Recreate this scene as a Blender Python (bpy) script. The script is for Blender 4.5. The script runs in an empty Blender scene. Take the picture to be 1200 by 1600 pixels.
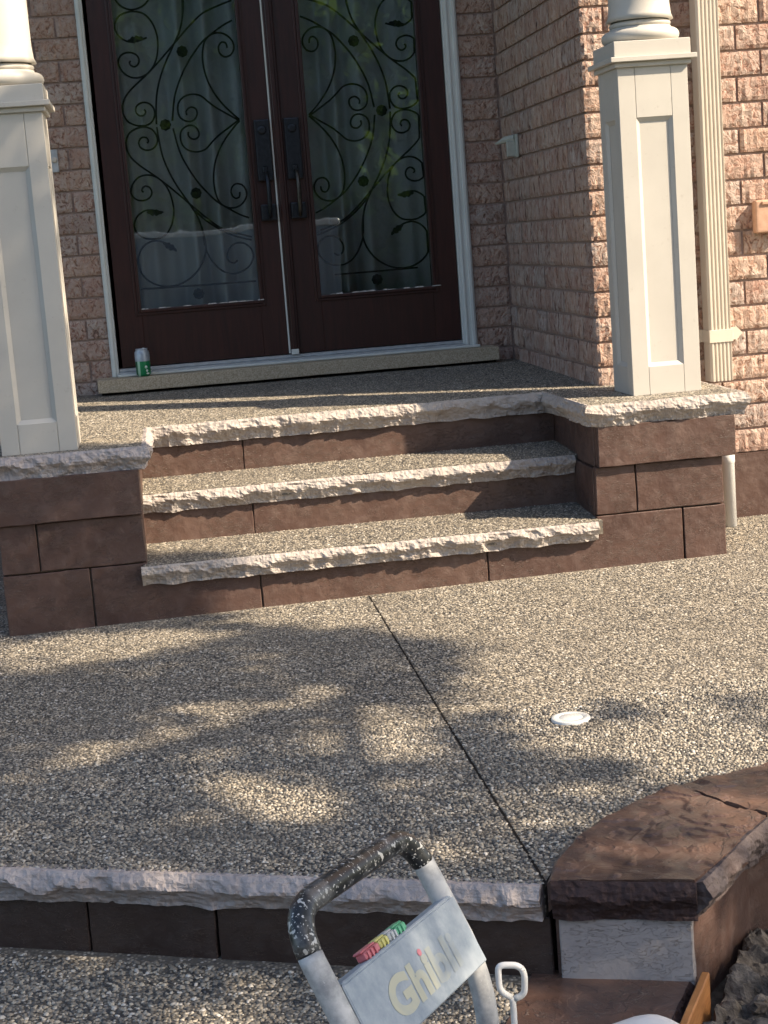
import bpy, bmesh, math, random
import numpy as np
from mathutils import Vector, Matrix, noise

# ------------------------------------------------------------------ camera, sky, sun, exposure
sc = bpy.context.scene
col = sc.collection
cam = bpy.data.cameras.new('camera'); camo = bpy.data.objects.new('camera', cam); col.objects.link(camo)
cam.sensor_fit = 'VERTICAL'; cam.sensor_height = 36; cam.lens = 58.242; cam.clip_end = 500; cam.clip_start = .05
RX, UP, BK = (0.9876, -0.1379, -0.0752), (0.0963, 0.153, 0.9835), (-0.1241, -0.9786, 0.1644)
camo.matrix_world = Matrix(((RX[0], UP[0], BK[0], -1.7283), (RX[1], UP[1], BK[1], -8.0627), (RX[2], UP[2], BK[2], 1.2755), (0, 0, 0, 1)))
sc.camera = camo
SUN = Vector((1.05, -.60, 1.0)).normalized()          # towards the sun
ELEV = math.asin(SUN.z); AZ = math.atan2(SUN.x, SUN.y)
w = bpy.data.worlds.new('World'); sc.world = w; w.use_nodes = True
nt = w.node_tree; sky = nt.nodes.new('ShaderNodeTexSky'); sky.sky_type = 'NISHITA'; sky.sun_disc = False
sky.sun_elevation = ELEV; sky.sun_rotation = AZ; sky.air_density = 1.0; sky.dust_density = 2.2; sky.ozone_density = .8
nt.nodes['Background'].inputs[1].default_value = 0.128
nt.links.new(sky.outputs[0], nt.nodes['Background'].inputs[0])
sl = bpy.data.lights.new('sun', 'SUN'); sl.energy = 5.0; sl.angle = math.radians(.53); sl.color = (1, .835, .63)
so = bpy.data.objects.new('sun', sl); col.objects.link(so); so.rotation_euler = SUN.to_track_quat('Z', 'Y').to_euler()
sc.view_settings.view_transform = 'Standard'; sc.view_settings.look = 'None'
sc.view_settings.exposure = 1.06; sc.view_settings.gamma = 1
sc.render.engine = 'CYCLES'

rnd = random.Random(7)
rng = np.random.default_rng(11)

# ------------------------------------------------------------------ material helpers
class NT:
    def __init__(s, name):
        s.m = bpy.data.materials.new(name); s.m.use_nodes = True; s.t = s.m.node_tree; s.t.nodes.clear()
        s.out = s.t.nodes.new('ShaderNodeOutputMaterial')
    def n(s, t, **k):
        x = s.t.nodes.new('ShaderNode' + t)
        for a, b in k.items():
            if a.startswith('i_'):
                x.inputs[a[2:].replace('_', ' ')].default_value = b
            else: setattr(x, a, b)
        return x
    def l(s, a, b): s.t.links.new(a, b)
    def coord(s, scale=(1, 1, 1), rand=0.0, kind='Object'):
        c = s.n('TexCoord'); m = s.n('Mapping'); m.inputs['Scale'].default_value = scale
        src = c.outputs[kind]
        if rand:
            oi = s.n('ObjectInfo'); mm = s.n('Math', operation='MULTIPLY'); mm.inputs[1].default_value = rand
            s.l(oi.outputs['Random'], mm.inputs[0])
            ad = s.n('VectorMath', operation='ADD'); s.l(src, ad.inputs[0]); s.l(mm.outputs[0], ad.inputs[1]); src = ad.outputs[0]
        s.l(src, m.inputs[0]); return m.outputs[0]
    def noise(s, v, scale, detail=4, rough=.55, dist=0.0):
        x = s.n('TexNoise'); x.inputs['Scale'].default_value = scale; x.inputs['Detail'].default_value = detail
        x.inputs['Roughness'].default_value = rough; x.inputs['Distortion'].default_value = dist
        s.l(v, x.inputs['Vector']); return x.outputs['Fac']
    def ramp(s, fac, stops, interp='LINEAR'):
        x = s.n('ValToRGB'); e = x.color_ramp.elements; x.color_ramp.interpolation = interp
        while len(e) < len(stops): e.new(.5)
        for i, (p, c) in enumerate(stops):
            e[i].position = p; e[i].color = (c, c, c, 1) if isinstance(c, (int, float)) else (*c, 1)
        s.l(fac, x.inputs[0]); return x.outputs[0]
    def mix(s, f, a, b, mode='MIX'):
        x = s.n('Mix', data_type='RGBA', blend_type=mode)
        for sock, val in ((x.inputs[0], f), (x.inputs[6], a), (x.inputs[7], b)):
            if isinstance(val, (int, float)): sock.default_value = val
            elif isinstance(val, tuple): sock.default_value = (*val, 1)
            else: s.l(val, sock)
        return x.outputs[2]
    def bump(s, h, strength=.5, dist=.005, nrm=None):
        b = s.n('Bump'); b.inputs['Strength'].default_value = strength; b.inputs['Distance'].default_value = dist
        s.l(h, b.inputs['Height'])
        if nrm: s.l(nrm, b.inputs['Normal'])
        return b.outputs[0]
    def pbsdf(s, colr, rough=.6, nrm=None, spec=.5, metal=0, coat=0, sheen=0):
        p = s.n('BsdfPrincipled')
        for sock, val in (('Base Color', colr), ('Roughness', rough)):
            if isinstance(val, (int, float)): p.inputs[sock].default_value = val
            elif isinstance(val, tuple): p.inputs[sock].default_value = (*val, 1)
            else: s.l(val, p.inputs[sock])
        p.inputs['Specular IOR Level'].default_value = spec; p.inputs['Metallic'].default_value = metal
        p.inputs['Coat Weight'].default_value = coat; p.inputs['Coat Roughness'].default_value = .15
        if nrm: s.l(nrm, p.inputs['Normal'])
        return p.outputs[0]
    def done(s, sh): s.l(sh, s.out.inputs[0]); return s.m

M = {}
def simple(name, c1, c2, scale=20, rough=.6, bump=.15, bd=.002, spec=.4, metal=0, coat=0, detail=6, rand=0):
    t = NT(name); v = t.coord(rand=rand); f = t.noise(v, scale, detail)
    c = t.ramp(f, [(.3, c1), (.7, c2)])
    M[name] = t.done(t.pbsdf(c, rough, t.bump(f, bump, bd), spec, metal, coat)); return M[name]

def brick_mat(name, vert):
    t = NT(name)
    v = t.coord((1, 1, 1), rand=50)
    m = t.n('Mapping'); m.inputs['Scale'].default_value = (62, 62, 13) if vert else (38, 38, 30); t.l(v, m.inputs[0])
    f1 = t.noise(m.outputs[0], 1.0, 5, .6, .8 if vert else 1.6)
    f2 = t.noise(v, 11, 3)
    f3 = t.noise(v, 160, 3, .6)
    oi = t.n('ObjectInfo')
    red = t.ramp(oi.outputs['Random'], [(0, (.30, .145, .105)), (.3, (.36, .205, .155)), (.55, (.38, .215, .15)), (.8, (.33, .20, .155)), (1, (.27, .165, .13))])
    pale = t.ramp(oi.outputs['Random'], [(0, (.52, .43, .375)), (.3, (.46, .365, .31)), (.6, (.54, .43, .36)), (1, (.48, .42, .38))])
    a = t.ramp(f1, [(.41, 0.0), (.50, 1.0)])
    b = t.ramp(f2, [(.3, .35), (.7, 1.0)])
    k = t.n('Math', operation='MULTIPLY'); t.l(a, k.inputs[0]); t.l(b, k.inputs[1])
    c = t.mix(k.outputs[0], red, pale)
    dk = t.ramp(f1, [(.32, 1.0), (.42, 0.0)])
    c = t.mix(dk, c, (.11, .066, .052))
    c = t.mix(.15, c, t.ramp(f3, [(.35, (.25, .16, .12)), (.65, (.6, .47, .38))]))
    h = t.bump(f1, 1.0, .014); h = t.bump(f3, .4, .002, h)
    M[name] = t.done(t.pbsdf(c, .9, h, .15))
brick_mat('brick_streaked', True); brick_mat('brick_blotched', False)

def brick_wall_mat():
    t = NT('brick_wall_far'); c = t.n('TexCoord'); sp = t.n('SeparateXYZ'); t.l(c.outputs['Object'], sp.inputs[0])
    ad = t.n('Math', operation='ADD'); t.l(sp.outputs['X'], ad.inputs[0]); t.l(sp.outputs['Y'], ad.inputs[1])
    zz = t.n('Math', operation='SUBTRACT'); t.l(sp.outputs['Z'], zz.inputs[0]); zz.inputs[1].default_value = .087
    cb = t.n('CombineXYZ'); t.l(ad.outputs[0], cb.inputs[0]); t.l(zz.outputs[0], cb.inputs[1])
    b = t.n('TexBrick'); t.l(cb.outputs[0], b.inputs['Vector']); b.inputs['Scale'].default_value = 1
    b.inputs['Brick Width'].default_value = .21; b.inputs['Row Height'].default_value = .1; b.inputs['Mortar Size'].default_value = .006
    b.inputs['Color1'].default_value = (.40, .27, .21, 1); b.inputs['Color2'].default_value = (.30, .18, .14, 1); b.inputs['Mortar'].default_value = (.2, .15, .125, 1)
    n = t.noise(t.coord(), 45, 5)
    cc = t.mix(.5, b.outputs['Color'], t.ramp(n, [(.35, (.24, .15, .12)), (.62, (.52, .41, .35))]))
    M['brick_wall_far'] = t.done(t.pbsdf(cc, .9, t.bump(b.outputs['Fac'], -.8, .01), .2))
brick_wall_mat()
simple('mortar', (.31, .22, .185), (.41, .315, .27), 120, .95, .6, .003, .1)

# stamped brown concrete: mottled, scuffed, with raised slate-like creases
def brown(name, base, hi, scale=1.0, coat=.0, dust=(.30, .23, .19), slate=False):
    t = NT(name); v = t.coord()
    n1 = t.noise(v, 5 * scale, 6, .6, .4); n2 = t.noise(v, 26 * scale, 6, .6); n3 = t.noise(v, 220, 3)
    c = t.ramp(n1, [(.30, base), (.72, hi)])
    c = t.mix(t.ramp(n2, [(.48, 0.0), (.72, .36)]), c, dust)
    c = t.mix(t.ramp(t.noise(v, 2.2 * scale, 4, .6, .8), [(.45, 0.0), (.7, .22)]), c, dust)
    # fine pale scratches
    m = t.n('Mapping'); t.l(v, m.inputs[0]); m.inputs['Scale'].default_value = (6, 6, 22); m.inputs['Rotation'].default_value = (.3, .55, .2)
    s = t.noise(m.outputs[0], 3.1, 3, .5, 2.2)
    line = t.ramp(s, [(.485, 0.0), (.5, 1.0), (.515, 0.0)])
    gate = t.ramp(t.noise(v, 9, 2), [(.46, 0.0), (.56, 1.0)])
    g = t.n('Math', operation='MULTIPLY'); t.l(line, g.inputs[0]); t.l(gate, g.inputs[1])
    c = t.mix(t.ramp(g.outputs[0], [(0, 0.0), (1, .40)]), c, (.36, .28, .23))
    h = t.bump(n2, .45, .008); h = t.bump(n1, .25, .012, h); h = t.bump(g.outputs[0], .8, .005, h); h = t.bump(n3, .25, .0015, h)
    if slate:
        w1 = t.noise(v, 8, 4, .45, .35)
        st = t.ramp(w1, [(.28, 0.0), (.30, .25), (.40, .27), (.42, .5), (.50, .52), (.515, .78), (.62, .8), (.64, 1.0)])
        h = t.bump(st, .85, .008, h)
    M[name] = t.done(t.pbsdf(c, t.ramp(n2, [(.3, .34), (.7, .62)]), h, .5, 0, coat))
brown('brown_block', (.060, .032, .025), (.104, .060, .047), dust=(.155, .105, .086))
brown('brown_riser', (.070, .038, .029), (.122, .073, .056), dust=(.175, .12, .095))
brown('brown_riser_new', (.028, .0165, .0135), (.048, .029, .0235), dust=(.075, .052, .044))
brown('brown_slate', (.060, .031, .022), (.125, .070, .050), coat=.35, dust=(.17, .11, .085), slate=True)
brown('brown_dark', (.032, .018, .016), (.066, .042, .038), 3, dust=(.11, .08, .075))
brown('grey_stamped', (.27, .25, .25), (.37, .345, .34), dust=(.42, .39, .38))

def rock_mat(name, a, b, cdirt):
    t = NT(name); v = t.coord(); n1 = t.noise(v, 9, 6, .65, .5); n2 = t.noise(v, 70, 6, .65); n3 = t.noise(v, 300, 3)
    c = t.ramp(n1, [(.3, a), (.7, b)])
    c = t.mix(t.ramp(n2, [(.56, 0.0), (.74, .75)]), c, cdirt)
    c = t.mix(t.ramp(n2, [(.25, .4), (.42, 0.0)]), c, tuple(min(.62, x * 1.35) for x in b))
    vo = t.n('TexVoronoi', distance='MANHATTAN'); vo.inputs['Scale'].default_value = 46; t.l(t.coord((1, 1, 1.3)), vo.inputs['Vector'])
    h = t.bump(vo.outputs['Distance'], .55, .010); h = t.bump(n2, .7, .006, h); h = t.bump(n3, .4, .002, h)
    M[name] = t.done(t.pbsdf(c, .9, h, .2))
rock_mat('rock_tan', (.35, .305, .275), (.44, .40, .365), (.22, .175, .15))
rock_mat('rock_grey', (.36, .315, .30), (.43, .39, .375), (.25, .205, .19))
rock_mat('rock_mid', (.07, .05, .047), (.14, .115, .11), (.05, .035, .033))
rock_mat('rock_brown', (.035, .021, .02), (.075, .05, .048), (.13, .095, .09))

def pebble_mat(name, tint=1.0):
    t = NT(name); g = t.n('NewGeometry')
    c = t.ramp(g.outputs['Random Per Island'], [(0, (.026, .026, .028)), (.10, (.050, .050, .050)), (.24, (.115, .112, .105)), (.36, (.19, .178, .155)),
               (.50, (.27, .238, .19)), (.66, (.335, .292, .228)), (.80, (.40, .352, .275)), (.92, (.49, .44, .355)), (1, (.66, .62, .55))])
    n = t.noise(t.coord(), 260, 3)
    c = t.mix(.35, c, t.ramp(n, [(.3, .4), (.7, 1.0)]), 'MULTIPLY')
    big = t.noise(t.coord(), 1.6, 3)
    c = t.mix(t.ramp(big, [(.35, 0.0), (.7, .22)]), c, (.33, .29, .235))
    st = t.noise(t.coord(), 3.3, 5, .65, .6)
    c = t.mix(t.ramp(st, [(.50, 0.0), (.72, .38)]), c, (.10, .088, .07))
    M[name] = t.done(t.pbsdf(c, .5, t.bump(n, .2, .001), .35))
pebble_mat('pebbles')
def cement():
    t = NT('aggregate_matrix'); v = t.coord(); vo = t.n('TexVoronoi'); vo.inputs['Scale'].default_value = 115; t.l(v, vo.inputs['Vector'])
    sep = t.n('SeparateColor'); t.l(vo.outputs['Color'], sep.inputs[0])
    c = t.ramp(sep.outputs[0], [(0, (.04, .04, .045)), (.3, (.14, .135, .125)), (.6, (.28, .24, .19)), (.85, (.46, .40, .31)), (1, (.7, .66, .6))])
    ed = t.ramp(vo.outputs['Distance'], [(.25, 0.0), (.6, 1.0)])
    c = t.mix(ed, c, (.13, .115, .095))
    M['aggregate_matrix'] = t.done(t.pbsdf(c, .8, t.bump(vo.outputs['Distance'], -.7, .006), .25))
cement()
simple('cement_grey', (.20, .175, .15), (.30, .265, .225), 60, .95, .5, .003, .1)
simple('groove_black', (.012, .011, .01), (.022, .02, .018), 90, .95, .2, .001, .1)
simple('sill_stone', (.30, .235, .155), (.60, .51, .38), 170, .85, .5, .002, .2)
def paint(name, c1, c2, dirt=(.30, .26, .22), rough=.5, amt=.5):
    t = NT(name); v = t.coord(); f = t.noise(v, 6, 5); f2 = t.noise(v, 38, 5, .65)
    c = t.ramp(f, [(.3, c1), (.7, c2)])
    c = t.mix(t.ramp(f2, [(.62, 0.0), (.76, amt)]), c, dirt)
    sk = t.noise(t.coord((1, 1, 2.5)), 55, 3, .6); c = t.mix(t.ramp(sk, [(.74, 0.0), (.77, amt)]), c, (.14, .12, .10))
    M[name] = t.done(t.pbsdf(c, rough, t.bump(f2, .06, .001), .4))
paint('white_paint', (.485, .458, .41), (.53, .502, .45), dirt=(.33, .29, .24), amt=.45)
paint('trim_white', (.62, .64, .60), (.70, .71, .67), amt=.2)
paint('vinyl_cream', (.56, .505, .425), (.61, .555, .475), rough=.35, amt=.15)
paint('pvc_white', (.58, .58, .555), (.66, .66, .635), rough=.3, amt=.3)
simple('aluminium', (.42, .44, .45), (.55, .57, .58), 30, .35, .1, .001, .5, .35)
def mahog():
    t = NT('mahogany'); v = t.coord((14, 14, 1.2)); f = t.noise(v, 4, 6, .6, .5)
    c = t.ramp(f, [(.3, (.022, .0055, .0042)), (.7, (.046, .0115, .0085))])
    M['mahogany'] = t.done(t.pbsdf(c, .42, t.bump(f, .12, .002), .4, 0, .2))
mahog()
simple('worn_putty', (.35, .32, .29), (.75, .72, .68), 120, .8, .4, .002)
simple('wrought_iron', (.010, .012, .012), (.020, .022, .022), 80, .5, .2, .001, .4, .3)
simple('handle_black', (.012, .014, .018), (.030, .034, .042), 60, .38, .15, .001, .5, .6)
simple('handle_worn', (.045, .04, .034), (.10, .09, .078), 60, .35, .15, .001, .5, .7)
def glass():
    t = NT('door_glass'); tr = t.n('BsdfTransparent'); tr.inputs[0].default_value = (.80, .83, .83, 1)
    gl = t.n('BsdfGlossy'); gl.inputs['Roughness'].default_value = .012; gl.inputs[0].default_value = (1, 1, 1, 1)
    f = t.noise(t.coord(), 5, 2); bn = t.bump(f, .06, .004); t.l(bn, gl.inputs['Normal'])
    mx = t.n('MixShader'); mx.inputs[0].default_value = .13; t.l(tr.outputs[0], mx.inputs[1]); t.l(gl.outputs[0], mx.inputs[2])
    M['door_glass'] = t.done(mx.outputs[0])
glass()
def curtain():
    t = NT('sheer_curtain'); d = t.n('BsdfDiffuse'); d.inputs[0].default_value = (.80, .82, .82, 1)
    r = t.n('BsdfTranslucent'); r.inputs[0].default_value = (.6, .6, .6, 1)
    mx = t.n('MixShader'); mx.inputs[0].default_value = .3; t.l(d.outputs[0], mx.inputs[1]); t.l(r.outputs[0], mx.inputs[2])
    M['sheer_curtain'] = t.done(mx.outputs[0])
curtain()
simple('room_wall', (.30, .29, .27), (.34, .33, .31), 5, .9)
def leafm(name, a, b, tr):
    t = NT(name); g = t.n('NewGeometry'); c = t.ramp(g.outputs['Random Per Island'], [(0, a), (1, b)])
    d = t.n('BsdfDiffuse'); t.l(c, d.inputs[0]); q = t.n('BsdfTranslucent'); q.inputs[0].default_value = (*tr, 1)
    mx = t.n('MixShader'); mx.inputs[0].default_value = .35; t.l(d.outputs[0], mx.inputs[1]); t.l(q.outputs[0], mx.inputs[2])
    M[name] = t.done(mx.outputs[0])
leafm('leaf_green', (.035, .075, .018), (.085, .14, .03), (.10, .17, .03))
leafm('leaf_dark', (.018, .045, .015), (.045, .085, .025), (.05, .09, .02))
simple('bark', (.06, .045, .035), (.12, .095, .075), 30, .95, .9, .02, .1)
simple('soil', (.045, .038, .032), (.19, .165, .14), 34, .95, 1.0, .02, .1, detail=8)
simple('lawn', (.035, .06, .018), (.07, .10, .03), 30, .95, .8, .02, .1)
simple('asphalt', (.10, .105, .11), (.15, .155, .16), 60, .85, .5, .005, .2)
simple('trailer_paint', (.09, .125, .17), (.12, .155, .20), 3, .35, .02, .001, .5, 0, .3)
simple('rubber', (.012, .012, .012), (.025, .025, .025), 40, .8)
def board():
    t = NT('raw_board'); v = t.coord((4, 4, 40)); f = t.noise(v, 3, 6, .6, .8)
    c = t.ramp(f, [(.3, (.30, .115, .035)), (.7, (.52, .235, .08))])
    M['raw_board'] = t.done(t.pbsdf(c, .55, t.bump(f, .2, .002), .35))
board()
def dusty(name, base, dustc, lo, hi, sc1, rough=.6):
    t = NT(name); v = t.coord(); f = t.noise(v, sc1, 6, .65); f2 = t.noise(v, sc1 * 9, 4, .6); f3 = t.noise(v, 4, 3)
    c = t.mix(t.ramp(f, [(lo, 0.0), (hi, 1.0)]), base, dustc)
    c = t.mix(t.ramp(f2, [(.64, 0.0), (.70, .8)]), c, dustc)
    c = t.mix(t.ramp(f3, [(.4, 0.0), (.7, .25)]), c, (.55, .54, .52))
    M[name] = t.done(t.pbsdf(c, rough, t.bump(f, .15, .001), .4))
def grip():
    t = NT('grip_black'); v = t.coord(); c = (.015, .017, .019)
    for sc_, th in ((150, .655), (70, .66), (240, .66)):
        c = t.mix(t.ramp(t.noise(v, sc_, 2, .5), [(th, 0.0), (th + .02, .9)]), c, (.50, .50, .48))
    c = t.mix(t.ramp(t.noise(v, 13, 5, .65), [(.52, 0.0), (.72, .6)]), c, (.28, .285, .285))
    M['grip_black'] = t.done(t.pbsdf(c, .36, t.bump(t.noise(v, 60, 4), .1, .001), .5))
grip()
dusty('tube_dusty', (.24, .25, .26), (.50, .505, .50), .36, .60, 26)
dusty('panel_dusty', (.205, .255, .305), (.34, .385, .425), .35, .70, 28, .55)
dusty('plastic_white', (.62, .64, .66), (.72, .73, .73), .4, .6, 12, .4)
dusty('rod_white', (.62, .61, .57), (.72, .71, .68), .4, .6, 30, .5)
def letter():
    t = NT('faded_lettering'); v = t.coord(); f = t.noise(v, 34, 5, .6)
    d = t.n('VectorMath', operation='DOT_PRODUCT'); t.l(v, d.inputs[0]); d.inputs[1].default_value = (.521, .8488, -.09)
    mr = t.n('MapRange'); mr.inputs[1].default_value = -5.90; mr.inputs[2].default_value = -5.60; t.l(d.outputs['Value'], mr.inputs[0])
    k = t.n('Math', operation='ADD'); t.l(mr.outputs[0], k.inputs[0]); t.l(f, k.inputs[1])
    c = t.mix(t.ramp(k.outputs[0], [(.50, .12), (1.0, .95)]), (.46, .455, .34), (.29, .335, .375))
    M['faded_lettering'] = t.done(t.pbsdf(c, .6, None, .3))
letter()
simple('faded_red', (.50, .16, .20), (.58, .24, .27), 60)
for nm, c in (('clip_red', (.42, .10, .12)), ('clip_yellow', (.48, .45, .14)), ('clip_grey', (.34, .36, .37)), ('clip_green', (.06, .30, .16))):
    simple(nm, c, tuple(min(1, x * 1.2 + .06) for x in c), 50, .35)
simple('terracotta_cover', (.42, .25, .17), (.52, .33, .23), 40, .7)
simple('bracket_grey', (.36, .37, .32), (.46, .47, .41), 40, .5)
def canm():
    t = NT('can_print'); c = t.n('TexCoord'); s = t.n('SeparateXYZ'); t.l(c.outputs['Object'], s.inputs[0])
    f = t.noise(t.coord(), 60, 4)
    silver = t.ramp(f, [(.3, (.30, .35, .42)), (.7, (.46, .51, .56))])
    # pale stripe on one side of the green half
    st = t.ramp(s.outputs['X'], [(0, 0.0), (1, 0.0)])
    mr = t.n('MapRange'); mr.inputs[1].default_value = -.035; mr.inputs[2].default_value = .035; t.l(s.outputs['X'], mr.inputs[0])
    side = t.ramp(mr.outputs[0], [(0, (.01, .12, .06)), (.14, (.36, .58, .44)), (.30, (.010, .22, .085)), (.9, (.010, .22, .085)), (1, (.006, .12, .05))], 'CONSTANT')
    mz = t.n('MapRange'); mz.inputs[1].default_value = 0; mz.inputs[2].default_value = .13; t.l(s.outputs['Z'], mz.inputs[0])
    up = t.ramp(mz.outputs[0], [(0, 0.0), (.55, 0.0), (.565, 1.0)])
    M['can_print'] = t.done(t.pbsdf(t.mix(up, side, silver), .3, None, .5, .25))
canm()
simple('can_mark', (.62, .74, .66), (.70, .80, .72), 60, .4)

# ------------------------------------------------------------------ geometry helpers
def props(o, label=None, cat=None, group=None, kind=None):
    for k, v in (('label', label), ('category', cat), ('group', group), ('kind', kind)):
        if v: o[k] = v
    return o
def link(o, parent=None):
    col.objects.link(o)
    if parent is not None:
        o.parent = parent
        p = parent; loc = Vector((0, 0, 0))
        if parent.type == 'EMPTY': o.matrix_parent_inverse = Matrix.Translation(-parent.location)
        elif parent.get('local_origin') is not None: o.matrix_parent_inverse = parent.matrix_basis.inverted()
    return o
def thing(name, loc, label, cat, group=None):
    o = bpy.data.objects.new(name, None); o.empty_display_size = .1; col.objects.link(o); o.location = loc
    return props(o, label, cat, group)
def mobj(name, v, f, mat, parent=None, smooth=False, kind=None):
    me = bpy.data.meshes.new(name); me.from_pydata([tuple(x) for x in v], [], f); me.update()
    if smooth: me.shade_smooth()
    me.materials.append(M[mat]); o = bpy.data.objects.new(name, me); link(o, parent)
    if kind: o['kind'] = kind
    return o
def np_mesh(name, V, F, mat, parent=None, smooth=False, kind=None):
    me = bpy.data.meshes.new(name); n = len(F); k = F.shape[1]
    me.vertices.add(len(V)); me.vertices.foreach_set('co', np.ascontiguousarray(V, dtype=np.float32).ravel())
    me.loops.add(n * k); me.loops.foreach_set('vertex_index', np.ascontiguousarray(F, dtype=np.int32).ravel())
    me.polygons.add(n); me.polygons.foreach_set('loop_start', np.arange(0, n * k, k, dtype=np.int32))
    me.polygons.foreach_set('loop_total', np.full(n, k, dtype=np.int32))
    me.update(calc_edges=True)
    if smooth: me.shade_smooth()
    me.materials.append(M[mat]); o = bpy.data.objects.new(name, me); link(o, parent)
    if kind: o['kind'] = kind
    return o
def bm_obj(name, bm, mat, parent=None, smooth=False):
    me = bpy.data.meshes.new(name); bm.to_mesh(me); bm.free()
    if smooth: me.shade_smooth()
    me.materials.append(M[mat]); o = bpy.data.objects.new(name, me); return link(o, parent)
def add_box(bm, x0, x1, y0, y1, z0, z1, bev=0, seg=1):
    b2 = bmesh.new(); r = bmesh.ops.create_cube(b2, size=1)
    for v in b2.verts: v.co = Vector((x0 + (v.co.x + .5) * (x1 - x0), y0 + (v.co.y + .5) * (y1 - y0), z0 + (v.co.z + .5) * (z1 - z0)))
    if bev: bmesh.ops.bevel(b2, geom=b2.edges[:], offset=bev, segments=seg, affect='EDGES', profile=.6)
    me = bpy.data.meshes.new('tmp'); b2.to_mesh(me); b2.free(); bm.from_mesh(me); bpy.data.meshes.remove(me)
def box(name, x0, x1, y0, y1, z0, z1, mat, parent=None, bev=.002, seg=1):
    bm = bmesh.new(); add_box(bm, x0, x1, y0, y1, z0, z1, bev, seg); return bm_obj(name, bm, mat, parent)
def boxes(name, lst, mat, parent=None, bev=.002):
    bm = bmesh.new()
    for b in lst: add_box(bm, *b, bev)
    return bm_obj(name, bm, mat, parent)
def rough_box(name, x0, x1, y0, y1, z0, z1, mat, parent, seed=0, amp=.0025, step=.03, bev=.0025):
    """box with slightly uneven, hand-cast faces"""
    bm = bmesh.new(); add_box(bm, x0, x1, y0, y1, z0, z1, bev)
    L = max(x1 - x0, y1 - y0, z1 - z0)
    es = [e for e in bm.edges if e.calc_length() > step * 1.5]
    for _ in range(5):
        es = [e for e in bm.edges if e.calc_length() > step * 1.6]
        if not es: break
        bmesh.ops.subdivide_edges(bm, edges=es, cuts=1, use_grid_fill=True)
    for v in bm.verts:
        n = noise.noise_vector(v.co * 9 + Vector((seed * 3.1, 0, 0))); n2 = noise.noise_vector(v.co * 30 + Vector((seed, 5, 0)))
        v.co += (n * amp + n2 * amp * .5)
    return bm_obj(name, bm, mat, parent)
def lathe(prof, cx, cy, n=32, a0=0):
    v = []; f = []
    for r, z in prof:
        for i in range(n):
            a = a0 + 2 * math.pi * i / n; v.append((cx + r * math.cos(a), cy + r * math.sin(a), z))
    for j in range(len(prof) - 1):
        for i in range(n): f.append((j * n + i, j * n + (i + 1) % n, (j + 1) * n + (i + 1) % n, (j + 1) * n + i))
    f.append(tuple(range(n))[::-1]); f.append(tuple(range((len(prof) - 1) * n, len(prof) * n)))
    return v, f
def tube(path, rad, n=8, closed=False):
    P = [Vector(p) for p in path]; R = rad if isinstance(rad, (list, tuple)) else [rad] * len(P)
    v = []; f = []; up = None
    for i, p in enumerate(P):
        if closed: t = P[(i + 1) % len(P)] - P[i - 1]
        else: t = P[min(i + 1, len(P) - 1)] - P[max(i - 1, 0)]
        t.normalize()
        if up is None:
            up = Vector((0, 0, 1)) if abs(t.z) < .9 else Vector((1, 0, 0))
        s = t.cross(up); s.normalize(); up = s.cross(t); up.normalize()
        for k in range(n):
            a = 2 * math.pi * k / n; v.append(p + (s * math.cos(a) + up * math.sin(a)) * R[i])
    m = len(P)
    for j in range(m if closed else m - 1):
        j2 = (j + 1) % m
        for k in range(n): f.append((j * n + k, j * n + (k + 1) % n, j2 * n + (k + 1) % n, j2 * n + k))
    if not closed: f.append(tuple(range(n))[::-1]); f.append(tuple(range((m - 1) * n, m * n)))
    return v, f
def smooth_path(pts, sub=4):
    P = [Vector(p) for p in pts]; out = []
    for i in range(len(P) - 1):
        a, b, c, d = P[max(i - 1, 0)], P[i], P[i + 1], P[min(i + 2, len(P) - 1)]
        for k in range(sub):
            t = k / sub
            out.append(.5 * ((2 * b) + (c - a) * t + (2 * a - 5 * b + 4 * c - d) * t * t + (3 * b - a - 3 * c + d) * t ** 3))
    out.append(P[-1]); return out
def round_path(pts, r, seg=6):
    P = [Vector(p) for p in pts]; out = [P[0]]
    for i in range(1, len(P) - 1):
        a = (P[i - 1] - P[i]).normalized(); b = (P[i + 1] - P[i]).normalized()
        A, B = P[i] + a * r, P[i] + b * r
        for k in range(seg + 1):
            t = k / seg; out.append((1 - t) ** 2 * A + 2 * t * (1 - t) * P[i] + t * t * B)
    out.append(P[-1]); return out
def inpoly(x, y, poly):
    x = np.asarray(x, float); y = np.asarray(y, float); r = np.zeros(x.shape, bool); n = len(poly)
    for i in range(n):
        x0, y0 = poly[i]; x1, y1 = poly[(i + 1) % n]
        c = ((y0 > y) != (y1 > y)); d = (y1 - y0) if y1 != y0 else 1e-9
        r ^= c & (x < (x1 - x0) * (y - y0) / d + x0)
    return r

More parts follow.
